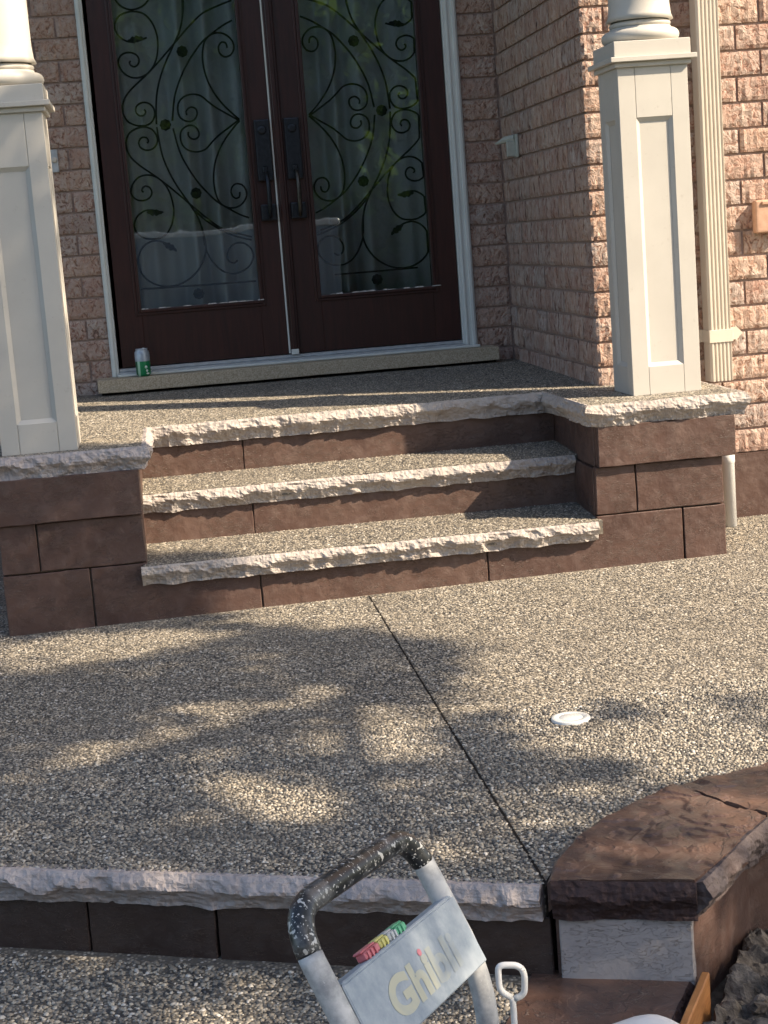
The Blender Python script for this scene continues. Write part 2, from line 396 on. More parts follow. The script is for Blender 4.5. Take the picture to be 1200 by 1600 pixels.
def rock_strip(name, path, zt, th, mat, parent, seed=0, bulge=.027, depth=.07, step=.009):
    """split-faced stone edge along a plan path (outside on the right hand); chiselled scallops"""
    r = random.Random(seed); P = [Vector((p[0], p[1])) for p in path]
    S = []; s0 = 0
    for i in range(len(P) - 1):
        d = P[i + 1] - P[i]; L = d.length; t = d / L; n = Vector((t.y, -t.x))
        def mit(k):
            if k == 0 or k == len(P) - 1: return n
            a = (P[k] - P[k - 1]).normalized(); b = (P[k + 1] - P[k]).normalized()
            na, nb = Vector((a.y, -a.x)), Vector((b.y, -b.x)); m = na + nb; return m / max(.3, m.dot(na))
        S.append((P[i], mit(i), s0))
        k = .03
        while k < L - .03:
            S.append((P[i] + t * k, n, s0 + k)); k += step
        s0 += L
        if i == len(P) - 2: S.append((P[i + 1], n, s0))
    hits = []; s = -.1
    while s < s0 + .1:
        hits.append((s, r.uniform(.55, 1.0), r.uniform(.03, .075), r.uniform(.35, .75), r.uniform(.4, 1.0))); s += r.uniform(.03, .085)
    rows = 11; v = []; f = []; nr = rows + 3
    for (p, n, s) in S:
        z = zt(p.x, p.y) if callable(zt) else zt
        ridge = max(.22, min(.72, .43 + .30 * noise.noise((s * 13, seed, 0)) + .12 * noise.noise((s * 37, seed, 3))))
        pts = []
        q = p - n * depth; pts.append((q.x, q.y, z - .012))
        for j in range(rows):
            u = j / (rows - 1)
            if u < ridge: o = bulge * (.08 + .92 * (u / ridge) ** .85)
            else: o = bulge * (1 - .95 * ((u - ridge) / (1 - ridge)) ** .8)
            for (hs, hu, hw, hv, ha) in hits:
                e = ((s - hs) / hw) ** 2 + ((u - hu) / hv) ** 2
                if e < 1: o -= bulge * .62 * ha * (1 - e) * (0 if u < .12 else 1)
            o += .0048 * noise.noise((s * 42, u * 4, seed)) * (u > .05) + .0032 * noise.noise((s * 95, u * 9, seed + 7)) * (u > .02)
            o += .004 * noise.noise((s * 6, seed + 3, 0))
            dz = -.004 * abs(noise.noise((s * 15, seed, 8))) if j == 0 else 0
            bz = .006 * noise.noise((s * 13, seed, 5)) * u
            q = p + n * o; pts.append((q.x, q.y, z - th * u + dz + bz))
        q = p - n * depth; pts.append((q.x, q.y, z - th)); pts.append((q.x, q.y, z - .5 * th))
        v += pts
    for i in range(len(S) - 1):
        for j in range(nr): j2 = (j + 1) % nr; f.append((i * nr + j, (i + 1) * nr + j, (i + 1) * nr + j2, i * nr + j2))
    f.append(tuple(range(nr))); f.append(tuple(range((len(S) - 1) * nr, len(S) * nr))[::-1])
    return mobj(name, v, f, mat, parent)

def pebble_field(name, polys, zf, spacing, parent, detail=2, seed=1, skip=None, size=1.0):
    g = np.random.default_rng(seed); X = []; Y = []
    for poly in polys:
        a = np.array(poly); x0, y0 = a.min(0); x1, y1 = a.max(0)
        nx = int((x1 - x0) / spacing) + 1; ny = int((y1 - y0) / (spacing * .866)) + 1
        gx, gy = np.meshgrid(np.arange(nx), np.arange(ny)); px = x0 + (gx + .5 * (gy % 2)) * spacing; py = y0 + gy * spacing * .866
        px = (px + g.uniform(-.42, .42, px.shape) * spacing).ravel(); py = (py + g.uniform(-.42, .42, py.shape) * spacing).ravel()
        k = inpoly(px, py, poly); X.append(px[k]); Y.append(py[k])
    X = np.concatenate(X); Y = np.concatenate(Y)
    if skip is not None: k = ~skip(X, Y); X = X[k]; Y = Y[k]
    n = len(X); Z = zf(X, Y)
    r = spacing * (.33 + .45 * g.random(n) ** 1.5) * size; asp = g.uniform(.62, 1.0, n); rot = g.uniform(0, 6.283, n); h = r * g.uniform(.22, .55, n)
    tx = g.uniform(-.3, .3, n); ty = g.uniform(-.3, .3, n)
    rings = ((1.0, -.25), (.80, .62), (0, 1.0)) if detail == 2 else ((1.0, -.2), (0, 1.0))
    V = []; K = 6
    for (rr, hh) in rings:
        if rr == 0: V.append(np.stack([X, Y, Z + h], 1)[:, None, :]); continue
        a = rot[:, None] + np.arange(K)[None, :] * (2 * np.pi / K); w_ = g.uniform(.82, 1.15, (n, K))
        lx = np.cos(a - rot[:, None]) * r[:, None] * rr * w_; ly = np.sin(a - rot[:, None]) * (r * asp)[:, None] * rr * w_
        c, s = np.cos(rot)[:, None], np.sin(rot)[:, None]; ox, oy = lx * c - ly * s, lx * s + ly * c
        V.append(np.stack([X[:, None] + ox, Y[:, None] + oy, Z[:, None] + hh * h[:, None] + (ox * tx[:, None] + oy * ty[:, None]) * (hh > 0)], 2))
    V = np.concatenate(V, 1); nv = V.shape[1]
    F = []
    i = np.arange(K); j = (i + 1) % K
    if detail == 2:
        F += [np.stack([i, j, K + j], 1), np.stack([i, K + j, K + i], 1), np.stack([K + i, K + j, np.full(K, 2 * K)], 1)]
    else: F += [np.stack([i, j, np.full(K, K)], 1)]
    F = np.concatenate(F, 0); FF = (F[None] + (np.arange(n) * nv)[:, None, None]).reshape(-1, 3)
    return np_mesh(name, V.reshape(-1, 3), FF, 'pebbles', parent, True, 'stuff')

# ------------------------------------------------------------------ the ground
def zp(x, y): return .012 * (x + 1.0) + .008 * (y + 2.23)             # patio falls gently away from the steps
LOW = -.222
gnd = mobj('ground', [(-150, -200, -.34), (150, -200, -.34), (150, 60, -.34), (-150, 60, -.34)], [(0, 1, 2, 3)], 'lawn'); gnd['kind'] = 'structure'
drv = box('driveway', -9, 3.4, -17, -6.6, -.345, -.30, 'asphalt', None, 0); drv['kind'] = 'structure'

INNER = [(-1.071, -5.0), (-1.03, -4.90), (-.95, -4.78), (-.841, -4.674), (-.75, -4.605), (-.659, -4.56), (-.54, -4.52), (-.422, -4.497), (-.25, -4.48), (.0, -4.475), (.4, -4.49), (1.6, -4.60)]
OUTER = [(-.786, -5.145), (-.692, -5.031), (-.569, -4.884), (-.46, -4.81), (-.33, -4.765), (-.15, -4.74), (.1, -4.735), (.5, -4.75), (1.6, -4.86)]
EDGE = [(-3.4, -3.98), (-2.186, -4.505), (-1.768, -4.69), (-1.071, -5.004)]
PATIO = [(-3.4, -.2), (-3.4, -3.92), (-2.186, -4.445), (-1.768, -4.63), (-1.085, -4.94), (-1.071, -4.975)] + INNER[1:] + [(1.6, -1.5), (.3, -1.58), (.29, -2.225), (-2.345, -2.225), (-2.36, -.2)]
v = [(x, y, zp(x, y) - .002) for x, y in PATIO] + [(x, y, -.5) for x, y in PATIO]; n = len(PATIO)
patio = mobj('patio', v, [tuple(range(n)), tuple(range(n, 2 * n))[::-1]] + [(i, n + i, n + (i + 1) % n, (i + 1) % n) for i in range(n)], 'aggregate_matrix')
patio['kind'] = 'structure'
JX = -1.069
def skip_patio(x, y):
    k = np.abs(x - JX) < .0045
    k |= ((x + .756) ** 2 + (y + 3.956) ** 2) < .054 ** 2
    k |= (y > -2.245) & (x > -2.36) & (x < .30)
    return k
VIEW = [(-2.75, -1.2), (-2.75, -4.27)] + [(-2.186, -4.49), (-1.768, -4.672), (-1.075, -4.985)] + [(x - .012, y + .012) for x, y in INNER[1:9]] + [(.30, -4.45), (1.0, -1.6), (.3, -1.6), (.3, -2.23), (-2.36, -2.23), (-2.37, -1.2)]
pebble_field('exposed_pebbles', [VIEW], zp, .0080, patio, 2, 3, lambda x, y: skip_patio(x, y) | (y > -3.8))
pebble_field('exposed_pebbles', [VIEW], zp, .0080, patio, 1, 4, lambda x, y: skip_patio(x, y) | (y <= -3.8))
mobj('control_joint', [(JX - .0030, -2.25, zp(JX, -2.25) - .0005), (JX + .0030, -2.25, zp(JX, -2.25) - .0005), (JX + .0030, -4.99, zp(JX, -4.99) - .0005), (JX - .0030, -4.99, zp(JX, -4.99) - .0005)], [(0, 3, 2, 1)], 'groove_black', patio)

# front edge of the patio: split stone over dark stamped risers
rock_strip('coping_stone', EDGE[:3] + [(-1.085, -4.998)], lambda x, y: zp(x, y) + .004, .078, 'rock_grey', patio, 5, .030)
def edge_pt(s):
    a, b = Vector(EDGE[1]), Vector(EDGE[3]); return a + (b - a) * s
ed = (Vector(EDGE[3]) - Vector(EDGE[1])).normalized(); en = Vector((ed.y, -ed.x))
def slanted_block(name, a, b, inset, th, z0, z1, mat, parent, seed):
    L = (b - a).length; t = (b - a) / L; nn = Vector((t.y, -t.x))
    o = rough_box(name, 0, L, inset, inset + th, z0, z1, mat, parent, seed)
    for vv in o.data.vertices:
        q = a + t * vv.co.x - nn * vv.co.y; vv.co.x, vv.co.y = q.x, q.y
    return o
cuts = [-.60, 0.155, .402, .80, 1.0]
for i in range(len(cuts) - 1):
    a, b = edge_pt(cuts[i]), edge_pt(cuts[i + 1]); g = .003
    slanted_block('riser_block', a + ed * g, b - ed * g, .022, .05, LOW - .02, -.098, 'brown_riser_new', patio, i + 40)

# lower landing
lowp = [(-3.6, -3.8)] + [(-2.186, -4.43), (-1.768, -4.62), (-1.10, -4.93), (-1.10, -4.985), (-1.205, -5.156), (-1.36, -5.45), (-1.60, -6.0), (-1.95, -6.9), (-3.6, -6.9)]
n = len(lowp); v = [(x, y, LOW - .002) for x, y in lowp] + [(x, y, -.5) for x, y in lowp]
low = mobj('lower_landing', v, [tuple(range(n)), tuple(range(n, 2 * n))[::-1]] + [(i, n + i, n + (i + 1) % n, (i + 1) % n) for i in range(n)], 'aggregate_matrix'); low['kind'] = 'structure'
pebble_field('exposed_pebbles', [[(-2.7, -4.3), (-2.186, -4.52), (-1.768, -4.71), (-1.10, -5.01), (-1.205, -5.156), (-1.36, -5.45), (-1.55, -5.9), (-2.7, -5.9)]], lambda x, y: LOW + 0 * x, .0096, low, 2, 9)
bandp = [(-1.098, -4.95), (-.80, -5.06), (-.905, -5.245), (-1.06, -5.55), (-1.32, -6.1), (-1.6, -6.75), (-1.9, -6.75), (-1.595, -6.0), (-1.355, -5.45), (-1.20, -5.156)]
n = len(bandp); v = [(x, y, LOW + .005) for x, y in bandp] + [(x, y, -.5) for x, y in bandp]
band = mobj('stamped_border', v, [tuple(range(n))[::-1], tuple(range(n, 2 * n))] + [(i, (i + 1) % n, n + (i + 1) % n, n + i) for i in range(n)], 'brown_slate'); band['kind'] = 'structure'
rock_strip('coping_stone', [(-1.6, -6.75), (-1.32, -6.1), (-1.06, -5.55), (-.905, -5.245), (-.80, -5.06)], LOW + .006, .085, 'rock_brown', band, 15, .02, .03)

# ------------------------------------------------------------------ curved wall with stamped cap beside the patio
wall = thing('curved_wall', (-.9, -5.0, -.3), 'low curved wall with a brown slate-stamped cap and a pale grey end block', 'wall')
zc = lambda x, y: zp(x, y) + .014
def cap_piece(pin, pout, seed):
    Na = 110; Nb = 46
    def res(path, k):
        P = [Vector(p) for p in path]; L = [0]
        for a, b in zip(P, P[1:]): L.append(L[-1] + (b - a).length)
        out = []
        for i in range(k):
            s = L[-1] * i / (k - 1); j = max(q for q in range(len(L) - 1) if L[q] <= s + 1e-9); out.append(P[j] + (P[j + 1] - P[j]) * ((s - L[j]) / max(1e-9, L[j + 1] - L[j])))
        return out
    A, B = res(pin, Na), res(pout, Na); v = []; f = []
    for a, b in zip(A, B):
        for k in range(Nb):
            q = a + (b - a) * (k / (Nb - 1))
            e = .004 * noise.noise((q.x * 7, q.y * 7, seed)) + .003 * noise.noise((q.x * 21, q.y * 21, seed))
            tn = noise.noise((q.x * 7 + .9 * noise.noise((q.x * 9, q.y * 9, seed + 5)), q.y * 8 + .9 * noise.noise((q.x * 9, q.y * 9, seed + 9)), seed + 2)) + .10 * noise.noise((q.x * 40, q.y * 40, seed))
            tt = (tn + 1) * 3.4; fl = math.floor(tt); e += .0036 * (fl + min(1, max(0, (tt - fl) - .85) / .15)) - .0105
            if k == 0 : e -= .006
            v.append((q.x, q.y, zc(q.x, q.y) + e))
    for i in range(Na - 1):
        for k in range(Nb - 1): f.append((i * Nb + k, i * Nb + k + 1, (i + 1) * Nb + k + 1, (i + 1) * Nb + k))
    m = len(v); v += [(p[0], p[1], p[2] - .06) for p in v]
    f += [tuple(m + i for i in q)[::-1] for q in f[:]]
    ring = [k for k in range(Nb)] + [(i + 1) * Nb + Nb - 1 for i in range(Na - 1)] + [(Na - 1) * Nb + Nb - 2 - k for k in range(Nb - 1)] + [(Na - 2 - i) * Nb for i in range(Na - 2)]
    for i in range(len(ring)): a, b = ring[i], ring[(i + 1) % len(ring)]; f.append((a, m + a, m + b, b))
    return mobj('cap_slab', v, f, 'brown_slate', wall)
cap_piece(INNER[:5] + [(-.676, -4.568)], [(-.80, -5.10), (-.70, -4.995), (-.551, -4.825)], 1)
cap_piece([(-.668, -4.563)] + INNER[6:], [(-.545, -4.819), (-.46, -4.785), (-.33, -4.74), (-.15, -4.715), (.1, -4.71), (.5, -4.725), (1.6, -4.835)], 2)
rock_strip('cap_edge', [(-1.066, -5.012), (-.80, -5.110)], zc(-.9, -5) + .002, .082, 'rock_brown', wall, 21, .026, .03)
rock_strip('cap_edge', [(-.789, -5.11), (-.70, -5.005), (-.555, -4.84), (-.46, -4.795), (-.33, -4.75), (-.15, -4.725), (.1, -4.72), (.5, -4.735), (1.6, -4.845)], lambda x, y: zc(x, y) + .002, .08, 'rock_mid', wall, 22, .022, .03)
slanted_block('end_block', Vector((-1.052, -5.0)), Vector((-.806, -5.092)), -.004, .06, LOW - .03, -.088, 'grey_stamped', wall, 61)
# wall body under the cap
body = [(-1.055, -4.985), (-.812, -5.072), (-.72, -4.965), (-.59, -4.815), (-.47, -4.765), (-.33, -4.72), (-.1, -4.695), (.5, -4.70), (1.6, -4.81), (1.6, -4.62), (.4, -4.51), (-.25, -4.50), (-.54, -4.54), (-.75, -4.625), (-.95, -4.80)]
n = len(body); v = [(x, y, -.06) for x, y in body] + [(x, y, -.55) for x, y in body]
mobj('wall_face', v, [tuple(range(n))[::-1], tuple(range(n, 2 * n))] + [(i, (i + 1) % n, n + (i + 1) % n, n + i) for i in range(n)], 'brown_block', wall)

# loose soil beside the wall
def soil():
    nx, ny = 230, 230; x0, x1, y0, y1 = -1.0, 1.7, -6.6, -4.6; v = []; f = []
    for j in range(ny):
        for i in range(nx):
            u = (i / (nx - 1)) ** 2.0; x = x0 + (x1 - x0) * u; y = y1 + (y0 - y1) * (j / (ny - 1)) ** 1.2
            h = -.275 + .05 * noise.noise((x * 3, y * 3, 1)) + .035 * abs(noise.noise((x * 9, y * 9, 4))) + .045 * max(0, noise.noise((x * 22, y * 22, 2))) + .02 * noise.noise((x * 50, y * 50, 2))
            # heaped against the wall, cut lower by the form board
            h += .03 * math.exp(-((y + 4.95 - .0) / .12) ** 2)
            lim = -.87 + (y + 5.28) * .58
            if x < lim + .012: h = min(h, -.30)
            v.append((x, y, h))
    for j in range(ny - 1):
        for i in range(nx - 1): f.append((j * nx + i, (j + 1) * nx + i, (j + 1) * nx + i + 1, j * nx + i + 1))
    o = mobj('soil', v, f, 'soil'); o['kind'] = 'structure'
    r = random.Random(4)
    base = bmesh.new(); bmesh.ops.create_icosphere(base, subdivisions=2, radius=1); bv = [q.co.copy() for q in base.verts]; bf = [tuple(q.index for q in fc.verts) for fc in base.faces]; base.free()
    V = []; F = []
    for k in range(1100):
        x = -.86 + .9 * r.random() ** 1.6; y = r.uniform(-5.65, -4.9); s = r.choice([.005, .006, .008, .011, .015, .02]) * r.uniform(.8, 1.5)
        if x < -.855 + (y + 5.28) * .58 + .02 or y > -5.03 + (x + .72) * 1.1 - .02 and x < -.55: continue
        h = -.275 + .05 * noise.noise((x * 3, y * 3, 1)) + .035 * abs(noise.noise((x * 9, y * 9, 4))) + .045 * max(0, noise.noise((x * 22, y * 22, 2)))
        o0 = len(V)
        for q in bv:
            d = 1 + .45 * noise.noise(q * 1.7 + Vector((k, 0, 0))) + .2 * noise.noise(q * 4 + Vector((k, 3, 0)))
            V.append((x + q.x * s * d * 1.2, y + q.y * s * d, h + q.z * s * d * .8 + s * .3))
        F += [tuple(o0 + i for i in t) for t in bf]
    mobj('soil_clods', V, F, 'soil', o, False, 'stuff')
soil()
# orange form board along the border edge
fb = thing('form_board', (-.85, -5.2, -.34), 'orange-brown wooden form board on edge between stamped border and soil', 'board')
a, b = Vector((-1.30, -6.03)), Vector((-.775, -5.09))
o = rough_box('plank', 0, (b - a).length, 0, .016, -.42, -.204, 'raw_board', fb, 3, .0008)
t = (b - a).normalized(); nn = Vector((t.y, -t.x))
for vv in o.data.vertices:
    q = a + t * vv.co.x - nn * (vv.co.y); vv.co.x, vv.co.y = q.x, q.y
mobj('cleanout_cap', *lathe([(.0515, -.03), (.0515, .0035), (.0495, .0055), (.034, .0058), (.033, .0048), (.031, .0048), (.030, .0058), (.004, .0062)], 0, 0, 40), 'pvc_white', None, True)
cc = bpy.data.objects['cleanout_cap']; cc.location = (-.756, -3.956, zp(-.756, -3.956)); props(cc, 'round white plastic cleanout cap set in the pebble patio', 'drain cap')

# ------------------------------------------------------------------ porch and steps
porch = thing('porch_steps', (-1.0, -2.2, 0), 'porch with three wide steps, rough stone nosings and brown block risers', 'steps')
def zporch(x, y): return .613 + .008 * np.maximum(np.asarray(y) + 1.62, 0)
boxes('porch_core', [(-2.33, .28, -1.575, .25, -.4, .56), (-2.33, -1.87, -2.205, -1.575, -.4, .56), (-.185, .26, -2.205, -1.575, -.4, .56),
      (-1.87, -.185, -1.90, -1.575, -.4, .36), (-1.87, -.185, -2.205, -1.90, -.4, .16)], 'cement_grey', porch, 0)
TOP = [(-2.385, .05), (-2.385, -2.225), (-1.815, -2.238), (-1.812, -1.618), (-.225, -1.618), (-.205, -2.243), (.355, -2.243), (.355, -1.586), (.012, -1.586), (.012, .05)]
def slab(name, poly, zf, th, mat, parent):
    n = len(poly); v = [(x, y, float(zf(x, y))) for x, y in poly] + [(x, y, float(zf(x, y)) - th) for x, y in poly]
    return mobj(name, v, [tuple(range(n)), tuple(range(n, 2 * n))[::-1]] + [(i, n + i, n + (i + 1) % n, (i + 1) % n) for i in range(n)], mat, parent)
# split the floor where its fall begins so every face stays flat
slab('porch_floor', [(-2.385, .05), (-2.385, -1.612), (.012, -1.612), (.012, .05)], zporch, .05, 'aggregate_matrix', porch)
slab('porch_floor', [(-2.385, -1.612), (-2.385, -2.225), (-1.815, -2.238), (-1.815, -1.612)], zporch, .05, 'aggregate_matrix', porch)
slab('porch_floor', [(-.205, -1.612), (-.205, -2.243), (.355, -2.243), (.355, -1.612)], zporch, .05, 'aggregate_matrix', porch)
PB = [(-2.38, -.16), (-2.38, -2.235), (-1.83, -2.24), (-1.82, -1.635), (-.235, -1.635), (-.215, -2.255), (.36, -2.255), (.36, -1.6), (-.005, -1.6), (-.005, -.16)]
def skip_col(x, y): return ((x > -.005) & (x < .27) & (y > -2.075) & (y < -1.80)) | ((x > -2.315) & (x < -2.043) & (y > -2.175) & (y < -1.9))
pebble_field('exposed_pebbles', [PB], lambda x, y: zporch(x, y) + .001, .0082, porch, 1, 21, skip_col)
z2 = lambda x, y: .414 - .045 * np.clip((-1.61 - np.asarray(y)), 0, 1)
z1 = lambda x, y: .212 - .07 * np.clip((-1.93 - np.asarray(y)), 0, 1)
slab('tread', [(-1.86, -1.60), (-1.86, -1.945), (-.19, -1.945), (-.19, -1.60)], z2, .05, 'aggregate_matrix', porch)
slab('tread', [(-1.86, -1.92), (-1.86, -2.25), (-.19, -2.25), (-.19, -1.92)], z1, .05, 'aggregate_matrix', porch)
pebble_field('exposed_pebbles', [[(-1.855, -1.612), (-1.855, -1.948), (-.20, -1.948), (-.20, -1.612)]], lambda x, y: z2(x, y) + .001, .0080, porch, 1, 22)
pebble_field('exposed_pebbles', [[(-1.855, -1.932), (-1.855, -2.256), (-.20, -2.256), (-.20, -1.932)]], lambda x, y: z1(x, y) + .001, .0080, porch, 1, 23)
# nosings
rock_strip('nosing_stone', [(-1.812, -1.635), (-.238, -1.635), (-.220, -2.258), (.362, -2.258), (.362, -1.62)], .616, .084, 'rock_tan', porch, 1)
rock_strip('nosing_stone', [(-2.395, -1.3), (-2.395, -2.238), (-1.815, -2.250), (-1.808, -1.66)], .616, .084, 'rock_grey', porch, 2)
rock_strip('nosing_stone', [(-1.852, -1.952), (-.208, -1.952)], .3995, .073, 'rock_tan', porch, 3)
rock_strip('nosing_stone', [(-1.868, -2.262), (-.210, -2.262)], .1905, .073, 'rock_tan', porch, 4)
# risers and block courses, cut into panels with recessed joints
J = .0019
def panels(name, xs, y, z0, z1_, mat, th=.03, seed=0):
    for i in range(len(xs) - 1): rough_box(name, xs[i] + J, xs[i + 1] - J, y, y + th, z0, z1_, mat, porch, seed + i, .0028)
panels('riser_panel', [-1.862, -1.445, -.195], -1.61, .40, .536, 'brown_riser', .03, 100)
panels('riser_panel', [-1.862, -1.442, -.195], -1.93, .195, .332, 'brown_riser', .03, 110)
panels('riser_panel', [-1.451, -.623], -2.23, -.05, .122, 'brown_riser', .03, 120)
panels('block_panel', [-2.352, -2.047], -2.23, -.05, .196, 'brown_block', .03, 121)
panels('block_panel', [.1206, .283], -2.23, -.05, .202, 'brown_block', .03, 124)
def step_panel(P2, mat):
    n = len(P2); v = [(x, -2.23, z) for x, z in P2] + [(x, -2.20, z) for x, z in P2]
    o = mobj('block_panel', v, [tuple(range(n)), tuple(range(n, 2 * n))[::-1]] + [(i, n + i, n + (i + 1) % n, (i + 1) % n) for i in range(n)], mat, porch)
    md = o.modifiers.new('soft', 'BEVEL'); md.width = .003; md.segments = 1
step_panel([(-2.044, -.05), (-1.454, -.05), (-1.454, .122), (-1.846, .122), (-1.846, .196), (-2.044, .196)], 'brown_block')
step_panel([(-.620, -.05), (.1175, -.05), (.1175, .202), (-.206, .202), (-.206, .122), (-.620, .122)], 'brown_block')
panels('block_panel', [-2.35, -2.217, -1.846], -2.23, .2015, .372, 'brown_block', .03, 140)
panels('block_panel', [-.206, -.052, .281], -2.23, .2075, .381, 'brown_block', .03, 145)
panels('block_panel', [-2.372, -1.842], -2.25, .375, .534, 'brown_block', .05, 150)
panels('block_panel', [-.194, .328], -2.252, .385, .534, 'brown_block', .05, 155)
def side_panels(x, th, y0, y1, z0, z1_, mat, seed): rough_box('block_panel', min(x, x + th), max(x, x + th), y0, y1, z0, z1_, mat, porch, seed, .0018)
side_panels(-.205, .025, -2.198, -1.60, .0, .376, 'brown_block', 160)
side_panels(-.196, .03, -2.20, -1.60, .380, .534, 'brown_block', 161)
side_panels(-1.846, -.025, -2.198, -1.60, .0, .371, 'brown_block', 162)
side_panels(-1.843, -.03, -2.199, -1.60, .375, .534, 'brown_block', 163)
side_panels(.281, -.025, -2.198, -1.60, -.05, .378, 'brown_block', 164)
side_panels(.326, -.04, -2.20, -1.60, .385, .534, 'brown_block', 165)
side_panels(-2.35, .025, -2.198, -.5, -.05, .371, 'brown_block', 166)
side_panels(-2.371, .03, -2.198, -.5, .376, .534, 'brown_block', 167)

# ------------------------------------------------------------------ house
house = thing('house', (1.5, 1.5, -.3), 'two-storey pinkish brick house with a dark double front door and side wing', 'house')
lw = box('brick_wall', -6, -1.966, .016, .30, -.35, 6.2, 'brick_wall_far', house, 0)
rw = box('brick_wall', -.176, .0155, .016, .30, -.35, 2.80, 'brick_wall_far', house, 0)
box('brick_wall', -1.966, .0155, .016, .30, 2.80, 6.2, 'brick_wall_far', house, 0)
ww = box('brick_wall', .016, 4.2, -1.574, 2.5, -.35, 6.2, 'brick_wall_far', house, 0)
# mortar bed behind the modelled bricks
ml = box('mortar_bed', -2.62, -1.966, .0145, .025, .55, 2.50, 'mortar', house, 0)
mr_ = box('mortar_bed', -.176, .0145, .0145, .025, .55, 2.50, 'mortar', house, 0)
mc = box('mortar_bed', .0145, .035, -1.5655, .0145, .55, 2.50, 'mortar', house, 0)
mf = box('mortar_bed', .0145, .84, -1.5755, -1.565, .287, 2.50, 'mortar', house, 0)
box('foundation', .30, 4.2, -1.600, -1.57, -.40, .2865, 'brown_block', house, 0)
box('foundation', -6, -2.42, -.01, .012, -.40, .2865, 'brown_block', house, 0)
def brick_mesh(name, L, D, H, mat, seed, faces=('F',), amp=.0062):
    """local: x 0..L, y 0..D (front at y=0), z 0..H, rough on the named faces"""
    nx, ny, nz = max(3, round(L / .013)), max(1, round(D / .013)) if 'S' in faces else 1, 6
    bm = bmesh.new(); P = {}
    def vt(i, j, k):
        if (i, j, k) not in P: P[i, j, k] = bm.verts.new((L * i / nx, D * j / ny, H * k / nz))
        return P[i, j, k]
    for i in range(nx):
        for k in range(nz): bm.faces.new((vt(i, 0, k), vt(i + 1, 0, k), vt(i + 1, 0, k + 1), vt(i, 0, k + 1)))
    for j in range(ny):
        for k in range(nz):
            bm.faces.new((vt(0, j + 1, k), vt(0, j, k), vt(0, j, k + 1), vt(0, j + 1, k + 1)))
            bm.faces.new((vt(nx, j, k), vt(nx, j + 1, k), vt(nx, j + 1, k + 1), vt(nx, j, k + 1)))
    for i in range(nx):
        for j in range(ny):
            bm.faces.new((vt(i, j, nz), vt(i + 1, j, nz), vt(i + 1, j + 1, nz), vt(i, j + 1, nz)))
            bm.faces.new((vt(i, j + 1, 0), vt(i + 1, j + 1, 0), vt(i + 1, j, 0), vt(i, j, 0)))
    for (i, j, k), vv in P.items():
        a = noise.noise((i * .62, k * .33, seed)) + .6 * noise.noise((i * 1.37 + 9, k * .8, seed))
        edge = (k in (0, nz)) or (i in (0, nx))
        if j == 0: vv.co.y += -amp * a + (.0045 if edge else 0)
        if 'S' in faces and i == 0:
            a2 = noise.noise((j * .9 + 40, k * .55, seed)); vv.co.x += -amp * a2 + (.003 if k in (0, nz) or j in (0, ny) else 0)
        if k == 0: vv.co.z += .0022 * noise.noise((i * 1.3, seed, 1))
        if k == nz: vv.co.z += .0022 * noise.noise((i * 1.3, seed, 7))
        if i == 0 and 'S' not in faces: vv.co.x += .002 * noise.noise((k, seed, 2))
    me = bpy.data.meshes.new(name); bm.to_mesh(me); bm.free(); me.materials.append(M[mat]); return me
BK_ = {}
def get_brick(L, D, mat, faces=('F',)):
    key = (round(L, 3), round(D, 3), mat, faces)
    if key not in BK_: BK_[key] = []
    lst = BK_[key]
    if len(lst) < 6: lst.append(brick_mesh('brick', L, D, .0895, mat, len(BK_) * 7 + len(lst), faces)); return lst[-1]
    return rnd.choice(lst)
def put(me, loc, rz, parent):
    o = bpy.data.objects.new('brick', me); link(o, parent)
    o.location = (loc[0], loc[1] , loc[2]); o.rotation_euler = (0, 0, rz)
BL, JT = .2, .0102
def course(z): return .0922 + .1 * z
rows = range(5, 24)
for r_ in rows:                                            # wall left of the door (the jamb is its right end)
    z = course(r_); x = -1.966; L = BL if r_ % 2 else .095
    while x > -2.55:
        put(get_brick(L, .018, 'brick_blotched'), (x - L, rnd.uniform(-.0015, .0015), z), 0, ml); x -= L + JT; L = BL
for r_ in rows:                                            # between door and corner
    put(get_brick(.173, .018, 'brick_blotched'), (-.175, rnd.uniform(-.0015, .0015), course(r_)), 0, mr_)
for r_ in rows:                                            # return wall: front faces -x, runs from the outer corner back
    z = course(r_); head = r_ % 2 == 0
    y = -1.59 + (.09 if head else BL) + JT; 
    while y < -.03:
        L = min(BL, -.004 - y)
        if L > .03: put(get_brick(L, .018, 'brick_streaked'), (rnd.uniform(-.0015, .0015), y + L, z), -math.pi / 2, mc)
        y += L + JT
for r_ in range(2, 24):                                    # front of the wing, corner bricks show two faces
    z = course(r_); head = r_ % 2 == 0
    cx, cy = (BL, .09) if head else (.09, BL)
    if r_ >= 5: put(get_brick(cx, cy, 'brick_blotched', ('F', 'S')), (0, -1.59, z), 0, mf)
    x = (cx if r_ >= 5 else .30) + JT
    while x < .80:
        L = BL
        put(get_brick(L, .018, 'brick_blotched'), (x, -1.59 + rnd.uniform(-.0015, .0015), z), 0, mf); x += L + JT
# roof over the porch, eaves and the dark hall behind the doors
boxes('porch_roof', [(-3.2, .0, -2.62, .0, 4.72, 4.95)], 'white_paint', house, .01)
boxes('eaves', [(.0, 4.6, -2.0, 2.5, 6.2, 6.4), (-6.2, .0, -.45, 2.5, 6.2, 6.4)], 'white_paint', house, .01)
boxes('hall', [(-2.4, .005, 3.2, 3.3, .5, 3.2), (-2.5, -2.4, .3, 3.3, .5, 3.2), (-2.4, .005, .3, 3.3, 3.1, 3.2), (-2.4, .005, .25, 3.3, .55, .66), (-.02, .008, .3, 3.3, .66, 3.1)], 'room_wall', house, 0)
